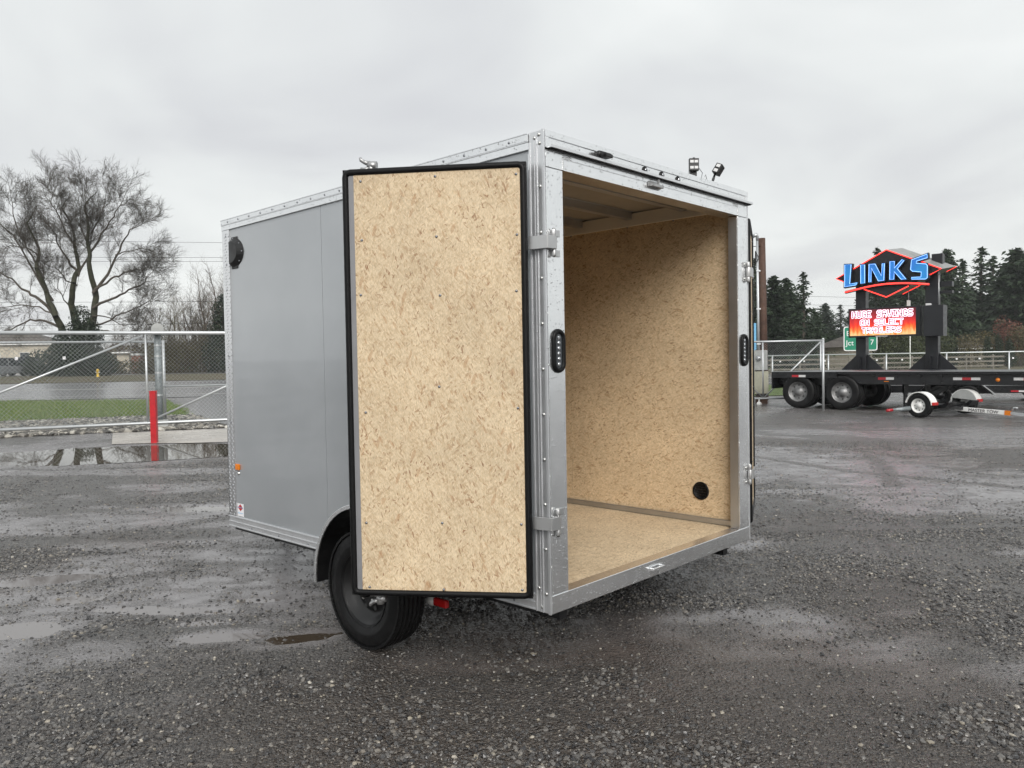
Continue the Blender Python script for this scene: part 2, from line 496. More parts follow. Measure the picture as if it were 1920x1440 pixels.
M['osb_floor'] = osb('strand_board_floor', 'XY', 0, (0.74, 0.60, 0.415), (0.57, 0.44, 0.285), (0.36, 0.25, 0.15), wet=0.3)

# painted trailer skin: clear-coated grey with a faint orange peel and fine rain
t = NT('grey_trailer_skin')
v = t.voro(120, t.co())
pick = t.math('GREATER_THAN', t.math('FRACT', t.math('MULTIPLY', v.outputs['Color'], 5.7)), 0.72)
bead = t.math('MULTIPLY', t.math('SUBTRACT', 1.0, t.math('MULTIPLY', v.outputs['Distance'], 3.6), clamp=True), pick)
wav = t.noise(1.7, 2, 0.5)
nb = t.bump(wav, 0.55, 0.012)
t.set(Base_Color=t.ramp(t.noise(2.5, 3), [(0.3, (0.34, 0.36, 0.378)), (0.7, (0.37, 0.39, 0.408))]), Roughness=0.20, Metallic=0.25, Coat_Weight=1.0, Coat_Roughness=0.03)
t.set(Normal=t.bump(bead, 0.12, 0.003, nb))
M['skin'] = t.m

# wet reclaimed-asphalt yard
t = NT('wet_yard')
mud = t.attr('mud'); far = t.attr('far'); dirt_reflection = t.attr('dirt_reflection')
co = t.co()
st1 = t.voro(62, t.mapping(co, sc=(1, 1, 0.2)))
st2 = t.voro(135, t.mapping(co, sc=(1, 1, 0.2)))
sp1 = t.node('ShaderNodeSeparateColor'); t.l.new(st1.outputs['Color'], sp1.inputs[0])
sp2 = t.node('ShaderNodeSeparateColor'); t.l.new(st2.outputs['Color'], sp2.inputs[0])
big = t.noise(0.55, 4, 0.6)
base = t.ramp(big, [(0.3, (0.070, 0.065, 0.062)), (0.7, (0.100, 0.097, 0.097))])
cst = t.ramp(sp1.outputs[0], [(0.0, (0.022, 0.022, 0.023)), (0.5, (0.082, 0.079, 0.078)), (0.86, (0.155, 0.150, 0.146)), (0.98, (0.22, 0.207, 0.185)), (1.0, (0.30, 0.28, 0.24))])
cst2 = t.ramp(sp2.outputs[0], [(0.0, (0.028, 0.027, 0.027)), (0.8, (0.145, 0.135, 0.127)), (0.985, (0.21, 0.19, 0.17)), (1.0, (0.36, 0.33, 0.28))])
stones = t.mix(0.5, cst, cst2)
col = t.mix(0.72, base, stones)
col = t.mix(t.math('MULTIPLY', mud, 0.8), col, t.ramp(t.noise(9, 4), [(0.3, (0.195, 0.185, 0.187)), (0.7, (0.265, 0.254, 0.260))]))
col = t.mix(1.0, col, t.mix(dirt_reflection, (1.0, 1.0, 1.0), (0.60, 0.53, 0.475)), 'MULTIPLY')  # darkened by brown dirt and by the painted trailer reflection
t.set(Base_Color=col)
rg = t.math('ADD', t.math('MULTIPLY', t.noise(3.2, 4, 0.6), 0.30), 0.16)
t.set(Roughness=t.math('SUBTRACT', rg, t.math('MULTIPLY', mud, 0.10)), Specular_IOR_Level=0.62)
h = t.math('ADD', t.math('MULTIPLY', t.math('SUBTRACT', 1.0, st1.outputs['Distance']), 1.0), t.math('MULTIPLY', t.math('SUBTRACT', 1.0, st2.outputs['Distance']), 0.5))
h = t.math('ADD', h, t.math('MULTIPLY', t.noise(18, 4, 0.6), 1.2))
t.set(Normal=t.bump(h, t.math('MULTIPLY', t.math('SUBTRACT', 0.95, t.math('MULTIPLY', mud, 0.86)), t.math('SUBTRACT', 1.0, t.math('MULTIPLY', far, 0.75))), 0.014))
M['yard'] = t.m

t = NT('puddle_water')
t.set(Base_Color=(0.060, 0.046, 0.033), Roughness=0.015, IOR=1.55, Specular_IOR_Level=0.7)
t.set(Normal=t.bump(t.noise(7, 2), 0.012, 0.01))
M['water'] = t.m
t = NT('sky_pale_puddle_water')
t.set(Base_Color=(0.17, 0.155, 0.148), Roughness=0.03, IOR=1.5, Specular_IOR_Level=0.7)  # bright sky reflection put into a paler base colour
t.set(Normal=t.bump(t.noise(7, 2), 0.012, 0.01))
M['sky_pale_water'] = t.m

t = NT('road_asphalt')
t.set(Base_Color=t.ramp(t.noise(0.8, 5, 0.65), [(0.3, (0.21, 0.21, 0.215)), (0.7, (0.27, 0.268, 0.273))]), Roughness=0.20, Normal=t.bump(t.noise(40, 3), 0.10, 0.01))
M['road'] = t.m
M['roadpaint'] = plain('road_paint', (0.70, 0.69, 0.66), 0.5, 0, 0.15, 4)

t = NT('turf')
t.set(Base_Color=t.ramp(t.noise(3.0, 5, 0.7), [(0.25, (0.065, 0.08, 0.02)), (0.5, (0.09, 0.14, 0.028)), (0.75, (0.12, 0.185, 0.038))]), Roughness=0.8, Normal=t.bump(t.noise(30, 4), 0.8, 0.03))
M['turf'] = t.m
t = NT('verge')
t.set(Base_Color=t.ramp(t.noise(0.5, 5, 0.7), [(0.3, (0.075, 0.055, 0.035)), (0.5, (0.085, 0.070, 0.038)), (0.72, (0.075, 0.090, 0.030))]), Roughness=0.9, Normal=t.bump(t.noise(8, 4), 0.6, 0.05))
M['verge'] = t.m
t = NT('grass_blades')
oi = t.node('ShaderNodeObjectInfo')
t.set(Base_Color=t.ramp(oi.outputs['Random'], [(0.0, (0.070, 0.11, 0.02)), (0.6, (0.125, 0.20, 0.038)), (1.0, (0.22, 0.22, 0.08))]), Roughness=0.55)
M['blades'] = t.m
t = NT('pebbles')
oi = t.node('ShaderNodeObjectInfo')
t.set(Base_Color=t.ramp(oi.outputs['Random'], [(0.0, (0.024, 0.024, 0.026)), (0.45, (0.070, 0.067, 0.065)), (0.80, (0.13, 0.123, 0.115)), (0.955, (0.19, 0.175, 0.155)), (0.99, (0.28, 0.25, 0.20)), (1.0, (0.44, 0.41, 0.36))]), Roughness=0.22)
M['pebble'] = t.m
t = NT('drain_rock')
oi = t.node('ShaderNodeObjectInfo')
t.set(Base_Color=t.ramp(oi.outputs['Random'], [(0.0, (0.05, 0.048, 0.045)), (0.45, (0.15, 0.14, 0.125)), (0.8, (0.30, 0.28, 0.24)), (1.0, (0.52, 0.50, 0.45))]), Roughness=0.4)
M['rock'] = t.m
lensm = NT('clear_lens'); lensm.set(Base_Color=lensm.ramp(lensm.noise(90, 2), [(0.4, (0.30, 0.31, 0.33)), (0.6, (0.62, 0.63, 0.65))]), Roughness=0.08, Metallic=0.75); M['lens'] = lensm.m

# ------------------------------------------------------------------ the ground
# dips that hold rain: a, b, half-length, half-width, turn, depth
DIPS = [(-1.17, 4.08, 0.20, 0.085, 0.25, 0.020), (-1.34, 4.37, 0.13, 0.055, 0.1, 0.015), (-1.60, 4.11, 0.22, 0.08, 0.2, 0.016),
        (-2.20, 4.60, 0.62, 0.085, -0.08, 0.018), (-3.25, 5.30, 0.42, 0.16, 0.35, 0.02), (-2.80, 4.30, 0.34, 0.16, 0.15, 0.02),
        (-3.05, 7.85, 0.62, 0.20, -0.1, 0.02), (-1.60, 4.75, 0.16, 0.05, 0.1, 0.014), (-7.0, 12.75, 3.4, 1.05, 0.3, 0.05), (-4.5, 13.65, 1.6, 0.33, 0.3, 0.03),
        (-2.75, 4.85, 0.25, 0.09, 0.1, 0.015), (-1.75, 4.35, 0.17, 0.05, 0.1, 0.013)]

def dip_r(a, b, d):
    c, s = math.cos(d[4]), math.sin(d[4])
    x, y = (a - d[0]) * c + (b - d[1]) * s, -(a - d[0]) * s + (b - d[1]) * c
    return np.sqrt((x / d[2]) ** 2 + (y / d[3]) ** 2)

def yard_h(a, b):
    fade = 1 - sm(14, 22, b)
    z = gz(a, b)
    z = z + fade * (0.016 * (fbm(a * 0.7 + 3, b * 0.7, 3, 1) - 0.5) + 0.010 * (fbm(a * 3.1, b * 3.1, 3, 4) - 0.5) + 0.006 * (fbm(a * 11, b * 11, 2, 8) - 0.5))
    for d in DIPS:
        r = dip_r(a, b, d) * ((0.75 + 0.5 * fbm(a * 2.3 + d[0], b * 5.1, 3, 21)) if d[2] > 1 else (0.45 + 1.1 * fbm(a * 6.3 + d[0], b * 11.0, 3, 23)))
        w = np.exp(-(r ** 2) * 0.9)
        flat = gz(np.float64(d[0]), np.float64(d[1]))
        ww = np.exp(-(r ** 2) * 0.35)
        z = z * (1 - 0.85 * ww) + (flat + 0.002) * 0.85 * ww - d[5] * w
    return z

def seg_d(a, b, pts):
    best = np.full(np.shape(a), 1e9)
    for (x0, y0), (x1, y1) in zip(pts[:-1], pts[1:]):
        dx, dy = x1 - x0, y1 - y0
        t = np.clip(((a - x0) * dx + (b - y0) * dy) / (dx * dx + dy * dy), 0, 1)
        best = np.minimum(best, np.hypot(a - x0 - t * dx, b - y0 - t * dy))
    return best

def mud_at(a, b):
    """silted, stone-free ground: the wheel track on one side, shallow hollows on the other"""
    rag = fbm(a * 1.4, b * 2.2, 4, 31)
    m = 1.0 * sm(1.45, 0.6, seg_d(a, b, [(2.4, 14.5), (3.6, 11.2), (4.7, 8.4), (6.6, 6.6), (9, 5.2)]) + (rag - 0.5) * 1.5)
    m = np.maximum(m, sm(0.46, 0.60, fbm(a * 0.55 + 9, b * 1.25 + 2, 4, 44)) * 0.95 * sm(0.2, -1.0, a) * sm(9.5, 7.0, b))
    m = np.maximum(m, 0.85 * sm(0.50, 0.64, fbm(a * 0.7 - 4, b * 1.5, 4, 57)) * sm(2.8, 4, b))
    m = np.maximum(m, 0.75 * sm(0.55, 0.66, fbm(a * 0.25 + 1, b * 0.5, 4, 63)) * sm(9, 14, b))
    for d in DIPS:
        m = np.maximum(m, sm(2.1, 1.0, dip_r(a, b, d) + (rag - 0.5) * 1.3))
    for tr_ in ([(5.1, 11.2), (4.75, 10.0), (4.15, 8.5)], [(3.0, 12.4), (4.2, 9.6), (6.0, 7.6)], [(-0.6, 9.5), (-3.0, 7.0), (-4.6, 6.2)]):
        m = m * (1 - 0.8 * sm(0.16, 0.05, seg_d(a, b, tr_) + 0.12 * (fbm(a * 6, b * 6, 2, 77) - 0.5)))
    m = m * (1 - 0.40 * sm(0.45, 0.62, fbm(a * 5, b * 8, 3, 71)))
    return np.clip(m, 0, 1)

def graded(lo, hi, step, far_lo, far_hi, g=1.14):
    c = list(np.arange(lo, hi, step))
    x, s = c[-1], step
    while x < far_hi: s *= g; x += s; c.append(x)
    x, s = c[0], step
    while x > far_lo: s *= g; x -= s; c.insert(0, x)
    return np.array(c)

ga = graded(-9.5, 6.5, 0.036, -440, 440)
gb = graded(2.2, 15.0, 0.036, -60, 520)
A, B = np.meshgrid(ga, gb)
Zg = yard_h(A, B)
na, nb = len(ga), len(gb)
gx = CAM[0] + A * RT[0] + B * FW[0]; gy = CAM[1] + A * RT[1] + B * FW[1]
idx = np.arange(na * nb).reshape(nb, na)
quads = np.stack([idx[:-1, :-1], idx[:-1, 1:], idx[1:, 1:], idx[1:, :-1]], -1).reshape(-1, 4)
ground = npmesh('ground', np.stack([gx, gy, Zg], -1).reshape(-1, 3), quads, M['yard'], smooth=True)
tag(ground, 'wet dark crushed-asphalt yard with silted hollows', None, None, 'structure')
at = ground.data.attributes.new('mud', 'FLOAT', 'POINT'); at.data.foreach_set('value', mud_at(A, B).astype(np.float32).ravel())
dirt_reflection = np.clip(0.95 * sm(1.25, 0.45, np.hypot((A - 0.1) / 1.9, (B - 3.3) / 1.25) + 0.9 * (fbm(A * 1.3, B * 1.3, 4, 101) - 0.5)) + 0.8 * sm(0.56, 0.70, fbm(A * 0.45 + 20, B * 0.6, 4, 111)) * sm(40, 12, B), 0, 1)  # brown dirt blotches; the near blob paints in the trailer's dark reflection
at = ground.data.attributes.new('dirt_reflection', 'FLOAT', 'POINT'); at.data.foreach_set('value', dirt_reflection.astype(np.float32).ravel())
at = ground.data.attributes.new('far', 'FLOAT', 'POINT'); at.data.foreach_set('value', sm(8, 25, B).astype(np.float32).ravel())

# standing water: each puddle a level sheet that the dip's rim cuts off
for d in DIPS:
    lvl = float(gz(np.float64(d[0]), np.float64(d[1]))) - d[5] * (0.42 if d[2] < 1 else 0.22)
    k = 40
    q = []
    for i in range(k):
        th = 2 * PI * i / k
        x, y = d[2] * 1.3 * math.cos(th), d[3] * 1.35 * math.sin(th)
        c, s = math.cos(d[4]), math.sin(d[4])
        p = V(d[0] + x * c - y * s, d[1] + x * s + y * c, lvl)
        q.append(p)
    o = MB().add(q, [tuple(range(k))]).build('puddle', M['water' if (-1.4 < d[0] and d[1] < 5) or d[2] > 1 else 'sky_pale_water'])
    tag(o, 'shallow rain puddle lying in a hollow of the yard', None, None, 'structure')

def sheet(name, corners, off, mat, label, n=24, m=8, wob=0.0, seed=0, hf=gz):
    """a thin level sheet that follows the terrain between four (a, b) corners"""
    (a0, b0), (a1, b1), (a2, b2), (a3, b3) = corners
    s, t = np.meshgrid(np.linspace(0, 1, n), np.linspace(0, 1, m))
    a = (a0 * (1 - s) + a1 * s) * (1 - t) + (a3 * (1 - s) + a2 * s) * t
    b = (b0 * (1 - s) + b1 * s) * (1 - t) + (b3 * (1 - s) + b2 * s) * t
    if wob:
        b = b + wob * (fbm(a * 0.9, b * 0.9, 3, seed) - 0.5)
    z = hf(a, b) + off
    x = CAM[0] + a * RT[0] + b * FW[0]; y = CAM[1] + a * RT[1] + b * FW[1]
    i = np.arange(n * m).reshape(m, n)
    f = np.stack([i[:-1, :-1], i[:-1, 1:], i[1:, 1:], i[1:, :-1]], -1).reshape(-1, 4)
    o = npmesh(name, np.stack([x, y, z], -1).reshape(-1, 3), f, mat, smooth=True)
    return tag(o, label, None, None, 'structure')

RN0, RN1, RF1, RF0 = (-70, 16.6), (90, 64.6), (90, 89.2), (-70, 41.2)
sheet('road', [RN0, RN1, RF1, RF0], 0.020, M['road'], 'wet grey highway beyond the chain-link gate', 110, 24)
sheet('driveway', [(-7.6, 17.6), (3, 20.6), (7, 40.5), (-13.6, 34.2)], 0.014, M['road'], 'wet asphalt drive from the gate to the highway', 40, 24)
mixp = lambda p, q, k: (p[0] * (1 - k) + q[0] * k, p[1] * (1 - k) + q[1] * k)
for k0, k1 in ((0.13, 0.136), (0.50, 0.507), (0.53, 0.537), (0.90, 0.907)):
    sheet('lane_line', [mixp(RN0, RF0, k0), mixp(RN1, RF1, k0), mixp(RN1, RF1, k1), mixp(RN0, RF0, k1)], 0.026, M['roadpaint'], 'pale painted line along the highway', 110, 2)
sheet('grass_verge', [(-24, 13.5), (-8.9, 21.6), (-13.4, 30.2), (-36, 27.5)], 0.05, M['turf'], 'strip of short green grass between gate and highway', 60, 30, 0.9, 5)
sheet('rock_bed', [(-22, 10.7), (-6.4, 17.5), (-8.9, 21.7), (-24, 13.6)], 0.010, M['yard'], 'bed of grey drain rock below the chain-link fence', 40, 12)
sheet('concrete_apron', [(-7.35, 14.3), (2, 15.0), (2, 20.4), (-8.4, 16.4)], 0.009, M['concrete'], 'wet pale concrete apron under the sliding gate', 160, 40, 0.0, 0, yard_h)
sheet('far_verge', [(-70, 41.6), (90, 89.6), (90, 112), (-70, 64)], 0.03, M['verge'], 'brown and green verge on the far side of the highway', 80, 16, 1.2, 3)
sheet('lawn', [(5, 28), (60, 46), (60, 55), (5, 38.6)], 0.022, M['turf'], 'green lawn beyond the parked trailers', 40, 12, 0.8, 9)
sheet('far_field', [(0, 86), (130, 122), (170, 230), (-10, 190)], 0.02, M['turf'], 'grass field around the far houses', 40, 20)

# ------------------------------------------------------------------ loose stones and grass, scattered
def scatter(name, label, pts_obj_verts, faces, dens_attr, density, shape, smin, smax, mat, flat=0.6, sub=1, tilt=0.5, up=False):
    me = bpy.data.meshes.new(name)
    me.from_pydata([tuple(map(float, q)) for q in pts_obj_verts], [], [tuple(map(int, q)) for q in faces])
    at = me.attributes.new('dens', 'FLOAT', 'POINT'); at.data.foreach_set('value', np.asarray(dens_attr, dtype=np.float32))
    me.materials.append(mat)
    o = bpy.data.objects.new(name, me); COL.objects.link(o)
    tag(o, label, None, None, 'stuff')
    ng = bpy.data.node_groups.new(name + '_scatter', 'GeometryNodeTree')
    ng.interface.new_socket('Geometry', in_out='INPUT', socket_type='NodeSocketGeometry')
    ng.interface.new_socket('Geometry', in_out='OUTPUT', socket_type='NodeSocketGeometry')
    N, L = ng.nodes, ng.links
    gi, go = N.new('NodeGroupInput'), N.new('NodeGroupOutput')
    dp = N.new('GeometryNodeDistributePointsOnFaces'); dp.distribute_method = 'RANDOM'
    na_ = N.new('GeometryNodeInputNamedAttribute'); na_.data_type = 'FLOAT'; na_.inputs['Name'].default_value = 'dens'
    mu = N.new('ShaderNodeMath'); mu.operation = 'MULTIPLY'; mu.inputs[1].default_value = density
    L.new(na_.outputs['Attribute'], mu.inputs[0]); L.new(mu.outputs[0], dp.inputs['Density'])
    L.new(gi.outputs[0], dp.inputs['Mesh'])
    ip = N.new('GeometryNodeInstanceOnPoints')
    L.new(dp.outputs['Points'], ip.inputs['Points'])
    gti = N.new('GeometryNodeGeometryToInstance')
    sh = None
    for k in range(4):
        if shape == 'stone':
            ic = N.new('GeometryNodeMeshIcoSphere'); ic.inputs['Radius'].default_value = 1.0; ic.inputs['Subdivisions'].default_value = sub
            sp = N.new('GeometryNodeSetPosition')
            nz = N.new('ShaderNodeTexNoise'); nz.noise_dimensions = '4D'; nz.inputs['W'].default_value = k * 3.7; nz.inputs['Scale'].default_value = 1.1
            po = N.new('GeometryNodeInputPosition'); L.new(po.outputs[0], nz.inputs['Vector'])
            sb = N.new('ShaderNodeVectorMath'); sb.operation = 'SUBTRACT'; sb.inputs[1].default_value = (0.5, 0.5, 0.5)
            L.new(nz.outputs['Color'], sb.inputs[0])
            sc = N.new('ShaderNodeVectorMath'); sc.operation = 'SCALE'; sc.inputs['Scale'].default_value = 1.5
            L.new(sb.outputs[0], sc.inputs[0])
            L.new(ic.outputs['Mesh'], sp.inputs['Geometry']); L.new(sc.outputs[0], sp.inputs['Offset'])
            tr = N.new('GeometryNodeTransform'); tr.inputs['Scale'].default_value = (1.0, 0.62 + 0.1 * k, flat)
            L.new(sp.outputs[0], tr.inputs['Geometry'])
        else:
            ic = N.new('GeometryNodeMeshCone'); ic.inputs['Vertices'].default_value = 3; ic.inputs['Radius Top'].default_value = 0.0
            ic.inputs['Radius Bottom'].default_value = 0.09; ic.inputs['Depth'].default_value = 1.0; ic.fill_type = 'NONE'
            tr = N.new('GeometryNodeTransform'); tr.inputs['Rotation'].default_value = (0.35 * (k - 1.5), 0.25 * (1.5 - k), k)
            L.new(ic.outputs['Mesh'], tr.inputs['Geometry'])
        sm_ = N.new('GeometryNodeSetMaterial'); sm_.inputs['Material'].default_value = mat
        L.new(tr.outputs[0], sm_.inputs['Geometry'])
        L.new(sm_.outputs[0], gti.inputs[0])
    L.new(gti.outputs[0], ip.inputs['Instance'])
    ip.inputs['Pick Instance'].default_value = True
    rr = N.new('FunctionNodeRandomValue'); rr.data_type = 'FLOAT_VECTOR'
    rr.inputs[0].default_value = (-tilt, -tilt, 0); rr.inputs[1].default_value = (tilt, tilt, 6.283)
    er = N.new('FunctionNodeEulerToRotation') if hasattr(bpy.types, 'FunctionNodeEulerToRotation') else None
    if er: L.new(rr.outputs[0], er.inputs[0]); L.new(er.outputs[0], ip.inputs['Rotation'])
    else: L.new(rr.outputs[0], ip.inputs['Rotation'])
    rs = N.new('FunctionNodeRandomValue'); rs.data_type = 'FLOAT'
    rs.inputs[2].default_value = 0.0; rs.inputs[3].default_value = 1.0; rs.inputs['Seed'].default_value = 3
    pw = N.new('ShaderNodeMath'); pw.operation = 'POWER'; pw.inputs[1].default_value = 2.6
    L.new(rs.outputs[1], pw.inputs[0])
    mr = N.new('ShaderNodeMath'); mr.operation = 'MULTIPLY_ADD'; mr.inputs[1].default_value = smax - smin; mr.inputs[2].default_value = smin
    L.new(pw.outputs[0], mr.inputs[0]); L.new(mr.outputs[0], ip.inputs['Scale'])
    L.new(ip.outputs[0], go.inputs[0])
    md = o.modifiers.new('scatter', 'NODES'); md.node_group = ng
    return o

def patch(a0, a1, b0, b1, step, hfun, off=0.0, keep=None):
    xs, ys = np.arange(a0, a1, step), np.arange(b0, b1, step)
    a, b = np.meshgrid(xs, ys)
    z = hfun(a, b) + off
    v = np.stack([CAM[0] + a * RT[0] + b * FW[0], CAM[1] + a * RT[1] + b * FW[1], z], -1).reshape(-1, 3)
    i = np.arange(a.size).reshape(a.shape)
    f = np.stack([i[:-1, :-1], i[:-1, 1:], i[1:, 1:], i[1:, :-1]], -1).reshape(-1, 4)
    if keep is not None:
        ac, bc = a.ravel()[f].mean(1), b.ravel()[f].mean(1)
        f = f[keep(ac, bc)]
    return v, f, a.ravel(), b.ravel()

infr = lambda a, b: np.abs(a) < b * 0.70 + 0.2
v, f, a, b = patch(-4.6, 4.6, 2.3, 6.5, 0.10, yard_h, 0.0, infr)
dn = (1 - 0.93 * mud_at(a, b)) * (0.25 + 0.75 * sm(0.35, 0.6, fbm(a * 1.1, b * 1.1, 3, 90)))
scatter('gravel', 'loose dark stone chips strewn over the near yard', v, f, dn, 6500, 'stone', 0.0028, 0.0110, M['pebble'], 0.6, 1, 0.5)
dn2 = (1 - mud_at(a, b)) ** 2 * sm(0.46, 0.66, fbm(a * 1.9 + 5, b * 2.6, 4, 95))
scatter('gravel', 'coarser stone chips gathered in drifts on the near yard', v, f, dn2, 3600, 'stone', 0.006, 0.017, M['pebble'], 0.6, 1, 0.6)
v, f, a, b = patch(-9.5, 9.5, 6.5, 13.5, 0.2, yard_h, 0.0, infr)
dn = (1 - 0.95 * mud_at(a, b)) * (0.2 + 0.8 * sm(0.38, 0.6, fbm(a * 0.8, b * 0.8, 3, 91)))
scatter('gravel', 'loose dark stone chips strewn over the yard beside the trailer', v, f, dn, 1500, 'stone', 0.005, 0.016, M['pebble'], 0.5, 1, 0.5)
v, f, a, b = patch(-18, -6.0, 11.5, 21.9, 0.2, gz, 0.012, lambda a, b: (b > 17.5 + 0.44 * (a + 6.4)) & (b < 21.7 + 0.54 * (a + 8.9)) & (a < -6.4 - (b - 17.5) * 0.6) & (np.abs(a) < b * 0.72))
scatter('drain_rock', 'washed grey drain rock bedded along the chain-link fence', v, f, np.ones(len(a)), 300, 'stone', 0.035, 0.10, M['rock'], 0.6, 1, 0.6)
v, f, a, b = patch(-26, -8.6, 17.0, 31.5, 0.4, gz, 0.05, lambda a, b: (b > 21.6 + 0.54 * (a + 8.9)) & (a < -8.9 - (b - 21.6) * 0.52) & (b < 30.2 - 0.10 * (a + 13.4)) & (np.abs(a) < b * 0.72))
scatter('grass', 'short green blades of the verge between gate and highway', v, f, 0.4 + 0.6 * sm(0.35, 0.6, fbm(a * 0.7, b * 0.7, 3, 12)), 420, 'blade', 0.04, 0.11, M['blades'], 1, 1, 0.35)

# ------------------------------------------------------------------ the cargo trailer
W, LN, Z0, Z1 = 1.83, 2.905, 0.335, 2.42
tr = thing('cargo_trailer', 'grey enclosed cargo trailer with rear barn doors swung open', 'trailer', (0, 0, 0))

def rivet_mesh(r, h):
    return MB().lathe([(r, 0), (r * 0.92, h * 0.5), (r * 0.6, h * 0.9), (0.0005, h)], 8)
proto_rivet = rivet_mesh(0.0085, 0.006).mesh('rivet'); proto_rivet.materials.append(M['bolt'])
proto_screw = rivet_mesh(0.0062, 0.004).mesh('screw'); proto_screw.materials.append(M['screw'])
def stud(me, name, parent, x, y, z, rot):
    o = bpy.data.objects.new(name, me); COL.objects.link(o); o.parent = parent
    o.matrix_local = T(x, y, z) @ rot
    return o
LEFT, REAR, RIGHT, UPR = RY(R(-90)), RX(R(90)), RY(R(90)), Matrix()

for side in (0, 1):
    X = (lambda x: x) if side == 0 else (lambda x: W - x)
    def bx(mb, x0, x1, y0, y1, z0, z1, X=X):
        a, b = sorted((X(x0), X(x1))); return mb.box(a, b, y0, y1, z0, z1)
    out = LEFT if side == 0 else RIGHT
    # wall core and skins
    bx(MB(), 0.012, 0.040, 0.10, LN - 0.04, Z0 + 0.02, Z1 - 0.03).build('wall_core', M['shadowgap'], tr)
    for y0, y1 in ((0.082, 0.4985), (0.5015, 1.7165), (1.7195, 2.812)):
        bx(MB(), 0.003, 0.0115, y0, y1, Z0 + 0.07, Z1 - 0.060).build('side_panel', M['skin'], tr)
    # roof-edge trim: two steps, and a lip under each
    tm = MB()
    bx(tm, -0.012, 0.05, 0.0885, LN + 0.004, 2.388, 2.421)
    bx(tm, -0.008, 0.05, 0.0885, LN + 0.003, 2.352, 2.3865)
    bx(tm, -0.014, 0.00, 0.0885, LN + 0.005, 2.4175, 2.424)
    bx(tm, -0.011, 0.00, 0.0885, LN + 0.004, 2.3835, 2.3895)
    top = tm.build('top_trim', M['alu'], tr, 0.0015)
    for k in range(19): stud(proto_screw, 'screw', top, X(-0.0122), 0.20 + k * 0.145, 2.402, out)
    # ribbed sill trim
    tm = MB()
    bx(tm, -0.006, 0.03, 0.0885, LN + 0.002, 0.337, 0.412)
    for z in (0.3385, 0.370, 0.404):
        bx(tm, -0.012, -0.0055, 0.0885, LN + 0.003, z, z + 0.0065)
    low = tm.build('bottom_trim', M['alu_trim'], tr, 0.001)
    for k in range(8): stud(proto_screw, 'screw', low, X(-0.0062), 0.22 + k * 0.34, 0.357, out)
    # rear corner post: smooth rear face, ribbed side face
    cp = MB()
    bx(cp, 0.0, 0.112, -0.002, 0.056, 0.416, 2.264)
    cp.build('rear_post', M['alu'], tr, 0.002)
    cs = MB()
    bx(cs, -0.006, -0.001, 0.0, 0.086, Z0, 2.423)
    bx(cs, -0.0125, -0.0055, -0.004, 0.011, Z0 - 0.002, 2.424)
    bx(cs, -0.0105, -0.0055, 0.040, 0.047, Z0, 2.40)
    bx(cs, -0.0095, -0.0055, 0.055, 0.060, Z0, 2.39)
    bx(cs, -0.0100, -0.0055, 0.079, 0.087, Z0, 2.38)
    ce = cs.build('corner_extrusion', M['alu_trim'], tr, 0.0015)
    for k in range(10): stud(proto_rivet, 'rivet', ce, X(-0.006), 0.026, 0.42 + k * 0.196, out)
    for yy, zz in ((0.026, 2.368), (0.055, 2.395), (0.068, 0.44), (0.05, 0.358), (0.03, 2.405)):
        stud(proto_rivet, 'rivet', ce, X(-0.006), yy, zz, out)
    # diamond tread-plate guard at the nose
    g = MB()
    bx(g, -0.004, 0.003, LN - 0.095, LN + 0.004, 0.413, 2.352)
    bx(g, -0.004, 0.60, LN + 0.0005, LN + 0.005, 0.413, 1.0)
    gd = g.build('nose_guard', M['plate'], tr)
    dm = MB()
    k = 0
    for zi in range(96):
        for yi in range(4):
            y, z = LN - 0.088 + yi * 0.025 + (zi % 2) * 0.0125, 0.425 + zi * 0.020
            if y > LN - 0.004: continue
            s = 1 if (yi + zi) % 2 else -1
            c = [(X(-0.0042), y - 0.009, z - s * 0.007), (X(-0.0042), y + 0.0025, z - 0.003), (X(-0.0042), y + 0.009, z + s * 0.007), (X(-0.0042), y - 0.0025, z + 0.003), (X(-0.0072), y, z)]
            dm.add(c, [(0, 1, 4), (1, 2, 4), (2, 3, 4), (3, 0, 4)])
    tag(dm.build('tread_lug', M['plate'], gd), kind='stuff')
    for z in (0.62, 1.05, 1.5, 1.95, 2.12, 2.31): stud(proto_screw, 'screw', gd, X(-0.0042), LN - 0.05, z, out)
    # inside: lining board, jamb, kick strip, cove board
    lb = MB()
    for y0, y1 in ((0.0605, 1.3185), (1.3215, LN - 0.06)):
        bx(MB(), 0.0405, 0.050, y0, y1, 0.414, 2.318).build('lining_board', M['osb_wall'], tr)
    bx(MB(), 0.0505, 0.066, 0.066, LN - 0.06, 0.4135, 0.448).build('kick_strip', M['alu_dull'], tr, 0.004)
    bx(MB(), 0.0405, 0.070, 0.06, LN - 0.06, 2.312, 2.392).build('cove_board', M['cream'], tr, 0.002)
    jb = MB(); bx(jb, 0.1121, 0.1140, 0.004, 0.056, 0.418, 2.262)
    bx(jb, 0.046, 0.112, 0.0565, 0.060, 0.418, 2.262)
    jm = jb.build('jamb_liner', M['alu_dull'], tr)
    for q, yy in ((0.12, 0.45), (0.47, 0.55), (0.95, 0.6), (1.4, 0.5)):
        stud(proto_screw, 'screw', jm, X(0.0505) if 0 else X(0.0507), 0.35 + q, 2.308, RIGHT if side == 0 else LEFT)

